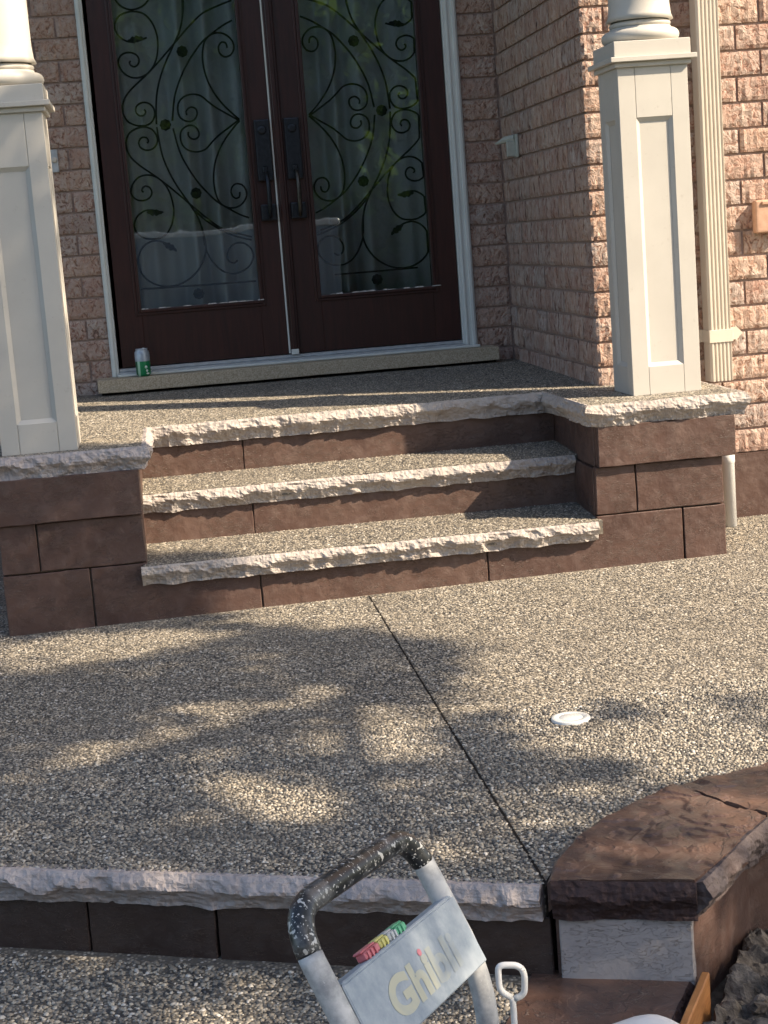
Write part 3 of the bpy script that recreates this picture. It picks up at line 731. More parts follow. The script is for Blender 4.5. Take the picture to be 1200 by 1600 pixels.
# door surround
boxes('door_trim', [(-1.966, -1.932, -.012, .06, .702, 2.86), (-1.960, -1.944, -.020, -.012, .702, 2.86)], 'trim_white', house, .003)
boxes('door_trim', [(-.25, -.178, -.010, .06, .702, 2.86), (-.235, -.222, -.018, -.010, .702, 2.86), (-.205, -.186, -.022, -.010, .702, 2.86)], 'trim_white', house, .003)
boxes('door_trim', [(-1.932, -.25, -.01, .06, 2.78, 2.86)], 'trim_white', house, .003)
boxes('threshold', [(-1.932, -.25, -.045, .09, .7025, .722), (-1.932, -.25, -.005, .09, .722, .738)], 'aluminium', house, .003)
boxes('threshold_strip', [(-1.94, -.176, -.066, -.045, .7025, .714)], 'trim_white', house, .003)
rough_box('door_sill', -2.034, -.103, -.155, .02, .639, .7015, 'sill_stone', house, 9, .0015)
box('sill_gap_shadow', -2.02, -.11, -.09, .02, .60, .6385, 'groove_black', house, 0)  # black filler, stands in for the shadow in the gap under the sill

# doors ------------------------------------------------------------
AX = -1.083
D2 = 3.0
# scrolls traced on the left pane, in door-plane metres (x from the meeting line, z)
def px(u, v):
    """window pixel of the survey photo to the door plane"""
    cx, cy, f = 600, 800, 2588.54
    d = Vector(RX) * ((u - cx) / f) - Vector(UP) * ((v - cy) / f) - Vector(BK); o = Vector((-1.7283, -8.0627, 1.2755))
    t = (.022 - o.y) / d.y; q = o + d * t; return (q.x, q.z)
q1 = lambda L: [px(160 + u / 4.615, v / 4.615) for u, v in L]
q2 = lambda L: [px(170 + u / 4.615, 240 + v / 4.615) for u, v in L]
ZM = px(222.8, 197.6)[1]
S1 = [[(320, 270), (250, 295), (190, 300), (130, 270), (95, 220), (90, 170), (110, 125), (160, 92), (215, 82), (280, 90), (330, 125), (370, 185), (395, 260), (400, 340), (390, 420), (360, 490), (310, 540), (250, 560), (190, 550), (140, 510), (115, 455), (125, 410), (160, 382), (205, 378), (245, 395), (265, 430), (255, 465), (230, 480), (205, 470), (195, 450), (205, 438)],
      [(930, 0), (820, 45), (720, 95), (640, 170), (570, 250), (490, 345), (400, 450), (310, 545), (220, 630), (165, 700), (145, 770), (155, 830), (190, 880), (250, 905), (310, 905), (355, 880), (378, 830), (370, 780), (335, 745), (290, 738), (250, 760), (240, 800), (265, 832), (300, 830), (312, 805), (300, 788)],
      [(575, -20), (578, 80), (570, 170), (545, 250), (500, 350), (455, 450), (420, 550), (395, 660), (388, 760), (390, 895)],
      [(935, 145), (870, 180), (790, 240), (720, 300), (660, 380), (610, 460), (560, 570), (520, 700), (505, 870)],
      [(900, 345), (890, 310), (860, 303), (838, 335), (845, 380), (880, 408), (925, 395), (948, 350), (940, 300), (900, 255), (850, 235), (800, 240), (755, 270), (730, 320), (722, 400), (730, 480), (755, 570), (800, 660), (860, 740), (930, 810), (990, 862)],
      [(610, 830), (605, 800), (635, 772), (675, 785), (683, 825), (660, 865), (615, 875), (565, 850), (545, 800), (550, 740), (590, 695), (650, 678), (710, 690), (760, 730), (820, 775), (900, 820), (985, 868)]]
S2 = [[(490, 705), (455, 680), (420, 650), (370, 632), (310, 632), (250, 670), (215, 740), (215, 800), (240, 870), (300, 925), (380, 955), (460, 955), (540, 930), (620, 870), (675, 790), (700, 700), (690, 600), (660, 500), (620, 410)],
      [(700, 690), (750, 780), (820, 845), (890, 865), (960, 850), (1015, 810), (1042, 750), (1030, 690), (985, 650), (930, 642), (880, 670), (855, 720), (865, 770), (900, 790), (930, 770)],
      [(230, 978), (640, 950), (1062, 918)], [(620, 410), (700, 480), (800, 545), (900, 590), (1030, 622)]]
curves = []
for c in S1:
    q = q1(c); curves.append(q); curves.append([(x, 2 * ZM - z) for x, z in q])
for c in S2:
    q = q2(c); curves.append(q)
    if c is S2[0]: curves.append([(x, 2 * ZM - z) for x, z in q])
ros = q1([(575, 370), (455, 900)]) + q2([(630, 285), (650, 1010)])
leaves = [(q1([(235, 283)])[0], .2), (q2([(330, 425)])[0], -.1), (q2([(440, 670)])[0], -.6)]
def make_door(sgn):
    mx = (lambda x: x) if sgn < 0 else (lambda x: 2 * AX - x)
    xo, xi = (-1.914, -1.109) if sgn < 0 else (-.253, -1.053)
    gl, gr = (-1.797, -1.227) if sgn < 0 else (-.379, -.93)
    lo, hi = sorted((xo, xi)); g0, g1 = sorted((gl, gr)); zb = 1.013; zt_ = 2.56; y0, y1 = .012, .056
    d = boxes('door', [(lo, g0, y0, y1, .742, 2.775), (g1, hi, y0, y1, .742, 2.775), (g0, g1, y0, y1, .742, zb), (g0, g1, y0, y1, zt_, 2.775)], 'mahogany', house, .0015)
    # moulding: two stepped strips round the glass
    for (e, yy, wv) in ((.0, -.004, .016), (.016, .004, .014)):
        a0, a1, b0, b1 = g0 - e, g1 + e, zb - e, zt_ + e
        for bx_ in ((a0 - wv, a0, b0 - wv, b1 + wv), (a1, a1 + wv, b0 - wv, b1 + wv), (a0, a1, b0 - wv, b0), (a0, a1, b1, b1 + wv)):
            box('glass_moulding', bx_[0], bx_[1], yy, y0 + .002, bx_[2], bx_[3], 'mahogany', d, .003, 2)
    # flaking finish along the bottom bead
    r = random.Random(5 + sgn); V = []; F = []
    x = g0
    while x < g1:
        L = r.uniform(.008, .05); 
        if r.random() < .62:
            hz = r.uniform(.002, .006); k = len(V); V += [(x, -.0055, zb - hz * .3), (x + L, -.0055, zb - hz * .2), (x + L * .9, -.0055, zb + hz), (x + L * .15, -.0055, zb + hz * .8), (x, .004, zb - hz * .3), (x + L, .004, zb - hz * .2), (x + L * .9, .004, zb + hz), (x + L * .15, .004, zb + hz * .8)]
            F += [(k, k + 1, k + 2, k + 3), (k + 3, k + 2, k + 6, k + 7), (k, k + 3, k + 7, k + 4), (k + 1, k + 5, k + 6, k + 2)]
        x += L
    mobj('worn_bead', V, F, 'worn_putty', d, False, 'stuff')
    box('glass_pane', g0 + .0005, g1 - .0005, .012, .0155, zb + .0005, zt_ - .0005, 'door_glass', d, 0)
    for c in curves:
        P = smooth_path([(mx(x), .028, z) for x, z in c if z < 2.55], 3)
        if len(P) < 3: continue
        P = [q for q in P if g0 + .004 < q.x < g1 - .004] or P
        mobj('iron_scroll', *tube(P, .005, 6), 'wrought_iron', d, True)
    for (x, z) in ros + [(ros[0][0], 2 * ZM - ros[0][1])][:0]:
        v, f = [], []
        for k in range(9):
            a = k * .7854; rr = 0 if k == 8 else .017
            vv, ff = lathe([(.004, -.006), (.0105, -.003), (.0105, .003), (.004, .007)], 0, 0, 10)
            o0 = len(v); v += [(mx(x) + rr * math.cos(a) + p[0], .026 - p[2], z + rr * math.sin(a) + p[1]) for p in vv]; f += [tuple(o0 + i for i in q) for q in ff]
        mobj('rosette', v, f, 'wrought_iron', d)
    for ((x, z), tilt) in leaves:
        v = []; f = []
        for k in range(11):
            u = k / 10 - .5; wd = .013 * math.cos(u * math.pi) * (1 + .35 * math.sin(k * 2.2)) + .002
            ca, sa = math.cos(tilt), math.sin(tilt) 
            for e in (-1, 1):
                lx, lz = u * .075, e * wd; v.append((mx(x + lx * ca - lz * sa), .022, z + lx * sa + lz * ca)); v.append((mx(x + lx * ca - lz * sa), .032, z + lx * sa + lz * ca))
        for k in range(10):
            a = k * 4; f += [(a, a + 4, a + 6, a + 2), (a + 1, a + 3, a + 7, a + 5), (a, a + 1, a + 5, a + 4), (a + 2, a + 6, a + 7, a + 3)]
        mobj('iron_leaf', v, f, 'wrought_iron', d)
    # handle set
    hx = -1.150 if sgn < 0 else -1.007
    bm = bmesh.new(); add_box(bm, hx - .037, hx + .037, -.016, .012, 1.572, 1.858, .006, 2); add_box(bm, hx - .037, hx + .037, -.030, .012, 1.385, 1.462, .006, 2)
    add_box(bm, hx - .012, hx + .012, -.03, -.014, 1.612, 1.640, .003)
    hs = bm_obj('handle_plate', bm, 'handle_black', d)
    mobj('lock_cylinder', *[(lambda v, f: ([(hx + p[0], -.016 - p[2], 1.81 + p[1]) for p in v], [q[::-1] for q in f]))(*lathe([(.021, -.004), (.021, .006), (.017, .009), (.010, .010)], 0, 0, 20))][0], 'handle_black', d)
    P = smooth_path([(hx + .004, -.014, 1.612), (hx + .004, -.045, 1.60), (hx + .005, -.062, 1.56), (hx + .005, -.066, 1.50), (hx + .004, -.060, 1.43), (hx + .004, -.04, 1.405), (hx + .004, -.02, 1.40)], 5)
    mobj('pull_grip', *tube(P, [.007 + .004 * math.sin(math.pi * i / (len(P) - 1)) for i in range(len(P))], 10), 'handle_worn' if sgn > 0 else 'handle_black', d, True)
    return d
dl = make_door(-1); dr = make_door(1)
boxes('astragal', [(-1.1005, -1.054, -.006, .05, .745, 2.775), (-1.090, -1.066, -.014, -.006, .765, 2.775)], 'mahogany', dr, .003)
box('weather_strip', -1.1085, -1.1015, .0, .05, .745, 2.775, 'trim_white', dr, 0)
box('bolt_keeper', -1.098, -1.062, -.022, -.0075, .7385, .764, 'trim_white', dr, .002)
# sheer curtains inside
for (x0, x1, s) in ((-1.90, -1.10, 1), (-1.07, -.27, 2)):
    v = []; f = []; N = 180
    for i in range(N):
        u = i / (N - 1); x = x0 + (x1 - x0) * u
        y = .125 + .048 * math.sin(u * 24 + s + 2.6 * math.sin(u * 7 + s * 2)) + .010 * math.sin(u * 57 + 3 * math.sin(u * 5))
        v += [(x, y, .68), (x + .004 * math.sin(u * 20), y, 2.76)]
    for i in range(N - 1): f.append((2 * i, 2 * i + 2, 2 * i + 3, 2 * i + 1))
    o = mobj('curtain', v, f, 'sheer_curtain', dl if s == 1 else dr, True)
    md = o.modifiers.new('thick', 'SOLIDIFY'); md.thickness = .002

# ------------------------------------------------------------------ small fittings on the walls
bell = thing('doorbell', (-2.13, 0, 1.70), 'small metal doorbell plate with round button on brick beside the door', 'doorbell')
box('plate', -2.147, -2.113, -.014, -.002, 1.680, 1.785, 'aluminium', bell, .003)
v, f = lathe([(.013, 0), (.013, .006), (.009, .009), (.003, .010)], 0, 0, 20)
mobj('button', [(-2.13 + p[0], -.014 - p[2], 1.737 + p[1]) for p in v], [q[::-1] for q in f], 'vinyl_cream', bell, True)
br = thing('wall_bracket', (0, -.25, 1.6), 'small grey-green bracket fixed to the brick return wall beside the door', 'bracket')
box('plate', -.012, .0, -.40, -.33, 1.585, 1.69, 'bracket_grey', br, .003)
v, f = tube([(-.008, -.365, 1.672), (-.05, -.33, 1.668), (-.085, -.29, 1.655)], [.018, .016, .004], 8); mobj('arm', v, f, 'bracket_grey', br)
box('stop', -.05, -.01, -.372, -.352, 1.59, 1.66, 'bracket_grey', br, .003)
oc = thing('outlet_cover', (.75, -1.59, 1.24), 'square terracotta-coloured box cover on the brick wall beside the downspout', 'outlet cover')
box('cover', .665, .80, -1.635, -1.588, 1.17, 1.30, 'terracotta_cover', oc, .012, 3)
box('lid_hinge', .69, .775, -1.643, -1.632, 1.28, 1.295, 'terracotta_cover', oc, .003)

# downspout ---------------------------------------------------------
ds = thing('downspout', (.50, -1.65, .60), 'cream fluted metal downspout strapped to the sunlit brick wall', 'downspout')
v = []; f = []; prof = []
x0, x1, yb, yf = .436, .528, -1.612, -1.69
prof += [(x0, yb), (x0, yf + .010), (x0 + .008, yf)]
for k in range(5):
    c = x0 + .015 + k * .0155; prof += [(c, yf), (c + .003, yf + .005), (c + .007, yf + .005), (c + .010, yf)]
prof += [(x1 - .004, yf), (x1, yf + .010), (x1, yb)]
for z in (.60, 4.70):
    v += [(x, y, z) for x, y in prof]
n = len(prof); f = [(i, (i + 1) % n, n + (i + 1) % n, n + i) for i in range(n)] + [tuple(range(n))[::-1], tuple(range(n, 2 * n))]
mobj('pipe', v, f, 'vinyl_cream', ds)
boxes('strap', [(x0 - .003, x1 + .003, yf - .004, yf + .006, .755, .805), (x0 - .004, x0 - .0002, yf, -1.592, .755, .805), (x1 + .0002, x1 + .004, yf, -1.592, .755, .805)], 'vinyl_cream', ds, .001)
for sx, xx in ((1, x1), (-1, x0)):
    P2 = [(0, -.025), (.045, -.025), (.045, -.031), (.075, 0), (.045, .031), (.045, .025), (0, .025)]
    v = [(xx + sx * a, -1.6035, .780 + b) for a, b in P2] + [(xx + sx * a, -1.594, .780 + b) for a, b in P2]; n = len(P2)
    F = [tuple(range(n)), tuple(range(n, 2 * n))[::-1]] + [(i, n + i, n + (i + 1) % n, (i + 1) % n) for i in range(n)]
    if sx < 0: F = [q[::-1] for q in F]
    tb = mobj('strap_tab', v, F, 'vinyl_cream', ds)
    vv, ff = lathe([(.005, 0), (.005, .003), (.002, .004)], 0, 0, 10); mobj('screw', [(xx + sx * .022 + p[0], -1.6035 - p[2], .78 + p[1]) for p in vv], [q[::-1] for q in ff], 'handle_black', ds)
pv = thing('drain_pipe', (.466, -1.75, .02), 'white plastic drain pipe rising from the ground beside the brown porch block', 'pipe')
mobj('pipe', *lathe([(.0255, -.08), (.0255, .278), (.0275, .280), (.0275, .312), (.024, .316)], .468, -1.75, 24), 'pvc_white', pv, True)
bpy.data.objects[pv.children[0].name].data.update()

# ------------------------------------------------------------------ columns
def column(x0, y0, wd, zb, zt_, label, cat='column'):
    c = thing('porch_column', (x0 + wd / 2, y0 + wd / 2, zb), label, cat, 'columns of the porch')
    x1, y1 = x0 + wd, y0 + wd; t = .013
    box('panel_core', x0 + t, x1 - t, y0 + t, y1 - t, zb + .001, zt_ - .001, 'white_paint', c, 0)
    sw, rb, rt = .063, .105, .180
    for rot in range(4):
        bm_parts = []
        def P(a, d, z):
            # a along the face, d outwards depth from face plane
            if rot == 0: return (x0 + a, y0 - d, z)
            if rot == 1: return (x1 + d, y0 + a, z)
            if rot == 2: return (x1 - a, y1 + d, z)
            return (x0 - d, y1 - a, z)
        def bd(name, a0, a1, za, zb_, d0=-t, d1=0, bev=.0012):
            p, q = P(a0, d0, za), P(a1, d1, zb_); X = sorted((p[0], q[0])); Y = sorted((p[1], q[1])); Zs = sorted((p[2], q[2]))
            box(name, X[0], X[1], Y[0], Y[1], Zs[0], Zs[1], 'white_paint', c, bev)
        e = t + .0006 if rot % 2 else .0
        bd('stile', e, sw, zb, zt_); bd('stile', wd - sw, wd - e, zb, zt_)
        bd('rail', sw + .0012, wd - sw - .0012, zb, zb + rb); bd('rail', sw + .0012, wd - sw - .0012, zt_ - rt, zt_)
        # sloping moulding inside the opening
        a0, a1, b0, b1 = sw, wd - sw, zb + rb, zt_ - rt; k = .014
        O = [(a0, b0), (a1, b0), (a1, b1), (a0, b1)]; I = [(a0 + k, b0 + k), (a1 - k, b0 + k), (a1 - k, b1 - k), (a0 + k, b1 - k)]
        v = [P(a, -.0025, z) for a, z in O] + [P(a, -t + .001, z) for a, z in I] + [P(a, -t - .004, z) for a, z in O] 
        f = [(i, (i + 1) % 4, 4 + (i + 1) % 4, 4 + i) for i in range(4)] + [(i, 8 + i, 8 + (i + 1) % 4, (i + 1) % 4) for i in range(4)]
        mobj('panel_moulding', v, f, 'white_paint', c)
    cx, cy = x0 + wd / 2, y0 + wd / 2
    boxes('cap', [(x0 - .012, x1 + .012, y0 - .012, y1 + .012, zt_, zt_ + .018), (x0 - .030, x1 + .030, y0 - .030, y1 + .030, zt_ + .018, zt_ + .036), (x0 - .012, x1 + .012, y0 - .012, y1 + .012, zt_ + .036, zt_ + .092)], 'white_paint', c, .002)
    zz = zt_ + .0925; pr = []
    R = wd * .545
    for k in range(9): a = -math.pi / 2 + math.pi * k / 8; pr.append((R - .024 + .024 * math.cos(a), zz + .024 + .024 * math.sin(a)))
    pr += [(R - .030, zz + .050), (R - .030, zz + .056)]
    for k in range(7): a = -math.pi / 2 + math.pi * k / 6; pr.append((R - .040 + .010 * math.cos(a), zz + .067 + .010 * math.sin(a)))
    pr += [(R - .046, zz + .080), (R - .040 + .004, zz + .080)]
    mobj('base_moulding', *lathe(pr, cx, cy, 56), 'white_paint', c, False).data.shade_smooth()
    rs = wd * .425
    mobj('shaft', *lathe([(rs + .012, zz + .081), (rs + .004, zz + .10), (rs, zz + .14), (rs * .985, zz + 1.0), (rs * .86, 4.719)], cx, cy, 56), 'white_paint', c, True)
    return c
column(.002, -2.072, .262, .6135, 1.806, 'square panelled white column pedestal and round shaft in full sun by downspout')
column(-2.310, -2.172, .263, .6135, 1.778, 'square panelled white column pedestal and round shaft in tree shade near doorbell')

# ------------------------------------------------------------------ drink can on the sill
can = thing('drink_can', (-1.815, -.10, .7016), 'green and silver drink can standing on the stone door sill', 'can')
v, f = lathe([(.024, 0), (.0285, .004), (.034, .012), (.035, .016), (.035, .110), (.033, .117), (.0275, .126), (.0285, .128), (.0285, .131), (.026, .131), (.0255, .127)], 0, 0, 36)
o = mobj('can_body', v, f, 'can_print', can, True); o.matrix_parent_inverse = Matrix.Identity(4)
lid = mobj('lid', *lathe([(.0255, .1262), (.0253, .1275), (.008, .1277)], 0, 0, 30), 'aluminium', can, True); lid.matrix_parent_inverse = Matrix.Identity(4)
v, f = tube([(0.004, .0, .1285), (.012, .0, .1290), (.016, 0, .1288)], [.006, .006, .004], 8); tb = mobj('pull_tab', v, f, 'aluminium', can); tb.matrix_parent_inverse = Matrix.Identity(4)
# small pale printed mark on the green half
def wrap(pts):
    return [(.0353 * math.sin(a), -.0353 * math.cos(a), z) for a, z in pts]
V = []; F = []
for (a0, z0, ra, rz_) in ((.42, .045, .20, .0075), (.52, .028, .16, .0065), (.62, .014, .24, .0045)):
    k = len(V); P2 = [(a0 + ra * math.cos(q * .5236), z0 + rz_ * math.sin(q * .5236)) for q in range(12)]; V += wrap(P2); F.append(tuple(range(k, k + 12)))
mk = mobj('printed_mark', V, F, 'can_mark', can); mk.matrix_parent_inverse = Matrix.Identity(4)

# ------------------------------------------------------------------ push-frame vacuum in the foreground
vac = thing('vacuum_trolley', (-1.2, -6.3, -.30), 'dusty steel push frame with black grip and a blue-grey lettered panel', 'vacuum')
A = Vector((-1.4407, -5.7851, .4196)); B = Vector((-1.6379, -6.1064, .4537)); T = Vector((.3652, -.3171, -.8752)).normalized()
bdir = (A - B).normalized(); T = (T - bdir * T.dot(bdir)).normalized(); Nf = bdir.cross(T).normalized()
if Nf.dot(Vector((-1.73, -8.06, 1.28)) - A) < 0: Nf = -Nf
tr = .0165
kA = A + T * .225; kB = B + T * .225
endA = Vector((kA.x + .02, kA.y - .01, -.20)); endB = Vector((kB.x + .02, kB.y - .01, -.20))
full = round_path([endB, kB, B, A, kA, endA], .068, 10)
# split the bent tube into the black coated grip and the bare dusty legs
def on_leg(p, base): return (p - base).dot(T)
iB = next(i for i, p in enumerate(full) if on_leg(p, B) < .055); iA = max(i for i, p in enumerate(full) if on_leg(p, A) < .045)
fullB = full[:iB] + [B + T * .056]; fullA = [A + T * .046] + full[iA + 1:]
mid = [B + T * .056] + full[iB:iA + 1] + [A + T * .046]
mobj('frame_tube', *tube(fullB, tr, 16), 'tube_dusty', vac, True); mobj('frame_tube', *tube(fullA, tr, 16), 'tube_dusty', vac, True)
mobj('grip', *tube(mid, tr + .0006, 18), 'grip_black', vac, True)
def fp(s, t_, d=0): return B + bdir * s + T * t_ + Nf * d
W = (A - B).length
def plate(name, s0, s1, t0, t1, d0, d1, mat, parent, bev=.002):
    bm = bmesh.new(); add_box(bm, s0, s1, t0, t1, d0, d1, bev)
    for vv in bm.verts: vv.co = fp(vv.co.x, vv.co.y, vv.co.z)
    bmesh.ops.recalc_face_normals(bm, faces=bm.faces); return bm_obj(name, bm, mat, parent)
pn = plate('sign_panel', .010, W + .004, .108, .212, .012, .0165, 'panel_dusty', vac)
plate('panel_lip', .014, W - .004, .1045, .110, -.010, .0155, 'panel_dusty', vac)
# lettering
fc = bpy.data.curves.new('letters', 'FONT'); fc.body = 'Ghibli'; fc.size = .088; fc.extrude = .0; fc.offset = .0036; fc.space_character = 1.0; fc.resolution_u = 6
fo = bpy.data.objects.new('letters_tmp', fc); col.objects.link(fo)
bpy.context.view_layer.update(); dg = bpy.context.evaluated_depsgraph_get(); me = bpy.data.meshes.new_from_object(fo.evaluated_get(dg)); bpy.data.objects.remove(fo)
wx = max(v.co.x for v in me.vertices)
for vv in me.vertices:
    u, h = vv.co.x / wx * .225, vv.co.y; q = fp(.092 + u, .190 - h * .78, .0171 + 0); vv.co = q
me.name = 'lettering'; me.materials.append(M['faded_lettering']); lo = bpy.data.objects.new('lettering', me); link(lo, vac)
mobj('letter_dot', [fp(.216 + .006 * math.cos(k * .628), .139 + .005 * math.sin(k * .628), .0175) for k in range(10)], [tuple(range(10))], 'faded_red', vac)
# trolley base, drum and head (mostly below the picture)
hub = Vector((-1.215, -6.17, 0))
mobj('drum', *lathe([(.12, -.20), (.155, -.19), (.165, -.12), (.168, .06), (.175, .065), (.175, .085), (.165, .09)], hub.x, hub.y, 40), 'aluminium', vac, True)
def head():
    bm = bmesh.new(); add_box(bm, -.13, .13, -.13, .13, .09, .222, .06, 7)
    for vv in bm.verts: 
        c, s = math.cos(.35), math.sin(.35); x, y = vv.co.x, vv.co.y; z = vv.co.z
        vv.co = Vector((hub.x + x * c - y * s, hub.y + x * s + y * c, z if z < .2 else z + .012 * (1 - (x / .13) ** 2)))
    return bm_obj('motor_head', bm, 'plastic_white', vac, True)
head()
boxes('trolley_base', [(hub.x - .20, hub.x + .20, hub.y - .20, hub.y + .22, -.235, -.205)], 'tube_dusty', vac, .006)
for (dx, dy) in ((-.17, -.17), (.17, -.17), (-.17, .19), (.17, .19)):
    v, f = lathe([(.010, -.012), (.030, -.012), (.034, -.006), (.034, .006), (.030, .012), (.010, .012)], 0, 0, 20)
    mobj('caster', [(hub.x + dx + p[0], hub.y + dy + p[2], -.262 + p[1]) for p in v], f, 'rubber', vac, True)
mobj('brace', *tube([endA, endA + Vector((.10, -.05, .0))], .014, 10), 'tube_dusty', vac, True)
mobj('brace', *tube([endB, endB + Vector((.22, .02, .0))], .014, 10), 'tube_dusty', vac, True)

clip = thing('clip_strip', fp(.17, .088, .0), 'row of small red, yellow, grey and green plastic clips on the vacuum panel', 'clips')
s = .098
for i, (nm, L) in enumerate((('clip_red', .046), ('clip_yellow', .030), ('clip_grey', .024), ('clip_green', .034))):
    bm = bmesh.new(); add_box(bm, s, s + L - .003, .0935, .1045, -.004, .012, .002); add_box(bm, s - .002, s + L - .004, .0905, .0937, -.006, .009, .002)
    for k in range(max(1, int(L / .012))): add_box(bm, s + .004 + k * .011, s + .008 + k * .011, .0945, .1047, .012, .0145, .0005)
    for vv in bm.verts: vv.co = fp(vv.co.x, vv.co.y, vv.co.z)
    bmesh.ops.recalc_face_normals(bm, faces=bm.faces); bm_obj('plastic_clip', bm, nm, clip); s += L

# hooked rod standing beside it
hk = thing('hooked_rod', (-1.345, -6.06, -.222), 'thin white rod with a square loop handle standing beside the vacuum', 'rod')
r0 = Vector((-1.349, -6.035, 0)); cr = Vector(RX) * .995
def hp(a, z): return (r0.x + cr.x * a, r0.y + cr.y * a, z + cr.z * a)
rod = [hp(.002, -.222), hp(-.002, .10), hp(.000, .245), hp(-.002, .268)]
loop = [hp(-.002, .268), hp(-.017, .278), hp(-.017, .314), hp(.011, .314), hp(.018, .303), hp(.016, .272), hp(.003, .267)]
mobj('shank', *tube(smooth_path(rod, 4), .0044, 10), 'rod_white', hk, True)
mobj('loop', *tube(round_path(loop, .009, 5), .0044, 10), 'rod_white', hk, True)

# ------------------------------------------------------------------ trees: one shades the patio, others stand across the drive
S_ = np.array(SUN)
LIT = [[(-2.37, -2.32), (-1.93, -2.35), (-1.65, -2.45), (-1.65, -2.64), (-1.93, -2.76), (-2.15, -2.78), (-2.35, -2.6)],
 [(-2.08, -3.78), (-1.74, -3.54), (-1.38, -3.33), (-1.33, -3.46), (-1.69, -3.68), (-2.03, -3.88)],
 [(-1.55, -3.86), (-1.28, -3.64), (-1.14, -3.64), (-1.07, -3.86), (-1.14, -4.16), (-1.28, -4.16), (-1.42, -3.99)],
 [(-1.78, -4.03), (-1.59, -4.08), (-1.32, -4.29), (-1.2, -4.41), (-1.39, -4.49), (-1.59, -4.43), (-1.73, -4.33), (-1.68, -4.24)],
 [(-1.27, -4.69), (-1.21, -4.59), (-1.05, -4.57), (-0.96, -4.63), (-1.05, -4.71), (-1.18, -4.8), (-1.25, -4.79)],
 [(-1.83, -4.67), (-1.73, -4.72), (-1.73, -4.85), (-1.81, -4.79)], [(-1.45, -4.84), (-1.33, -4.87), (-1.33, -4.99), (-1.45, -4.95)],
 [(-1.60, -5.0), (-1.38, -5.0), (-1.38, -5.34), (-1.62, -5.26)], [(-1.9, -5.05), (-1.82, -5.05), (-1.82, -5.2), (-1.9, -5.2)],
 [(-.85, -5.0), (-.66, -4.72), (-.50, -4.66), (-.48, -4.76), (-.72, -5.02)], [(-.62, -5.15), (-.50, -5.15), (-.42, -5.0), (-.55, -5.0)], [(-1.1, -5.2), (-.95, -5.2), (-.95, -5.35), (-1.1, -5.35)]]
def grow(P, k):
    c = np.mean(np.array(P), 0); return [tuple(c + (np.array(p) - c) * k) for p in P]
LIT = [grow(P, 1.14) for P in LIT]
R0 = [(-1.64, -2.34), (-1.5, -2.24), (.4, -2.2), (1.4, -1.76), (1.4, -4.3), (-.29, -4.56), (-.65, -4.54), (-.83, -4.62), (-1.0, -4.83), (-1.09, -3.97), (-.98, -3.58), (-1.09, -2.78), (-1.33, -2.66)]
SHD = [[(-1.08, -3.73), (-.95, -3.8), (-.86, -4.07), (-.9, -4.26), (-1.12, -4.17)], [(-1.27, -4.06), (-1.03, -4.18), (-.88, -4.32), (-.9, -4.55), (-1.01, -4.83), (-1.38, -4.87)],
 [(-.68, -3.90), (-.60, -3.94), (-.60, -4.02), (-.68, -4.05)], [(-.38, -3.98), (-.2, -4.0), (-.28, -4.22), (-.38, -4.16)], [(-1.11, -2.91), (-.95, -2.98), (-.87, -3.27), (-.98, -3.37), (-1.15, -3.21)], [(-.86, -4.28), (-.67, -4.33), (-.72, -4.46), (-.91, -4.47)]]
LEFT = [(-2.55, -1.75), (-4.05, -.85), (-4.25, -1.5), (-3.0, -2.3), (-1.95, -2.32), (-1.72, -2.12), (-2.0, -1.98)]
def crown_keep(gx, gy, g):  # thins the unseen crown so its leaf shadows fall on chosen patches
    jx, jy = gx + g.normal(0, .045, gx.shape), gy + g.normal(0, .04, gx.shape)
    p = np.full(gx.shape, .55)
    pat = (jy < -2.24) & (jx > -3.3) & (jx < 1.4) & (jy > -5.55)
    sh = np.where(np.sin(gx * 11 + 3 * np.sin(gy * 9)) + np.sin(gy * 15 + gx * 6) > .9, 0.38, .80); lit = inpoly(jx, jy, R0)
    for q in SHD: lit &= ~inpoly(jx, jy, q)
    for q in LIT: lit |= inpoly(jx, jy, q)
    sh[lit] = .0; p = np.where(pat, sh, p)
    up = (jy >= -2.24) & (jx > -4.6) & (jx < 2.5); p = np.where(up, 0.0, p)
    p = np.where(inpoly(jx, jy, LEFT), np.where(np.sin(gx * 9 + 2 * np.sin(gy * 7)) + np.sin(gy * 13 + gx * 4) > .75, .35, .93), p)
    return g.random(gx.shape) < p
def leaf_mesh(name, P, size, mat, parent, g):
    n = len(P); a = g.normal(0, 1, (n, 3)); a /= np.linalg.norm(a, axis=1)[:, None]; b = g.normal(0, 1, (n, 3)); b -= a * (a * b).sum(1)[:, None]; b /= np.linalg.norm(b, axis=1)[:, None]
    s = size * g.uniform(.7, 1.3, n)[:, None]; nrm = np.cross(a, b)
    V = np.stack([P - a * s, P + b * s * .42 + nrm * s * .12, P + a * s, P - b * s * .42 + nrm * s * .12], 1).reshape(-1, 3)
    F = np.arange(4 * n).reshape(n, 4)
    return np_mesh(name, V, F, mat, parent)
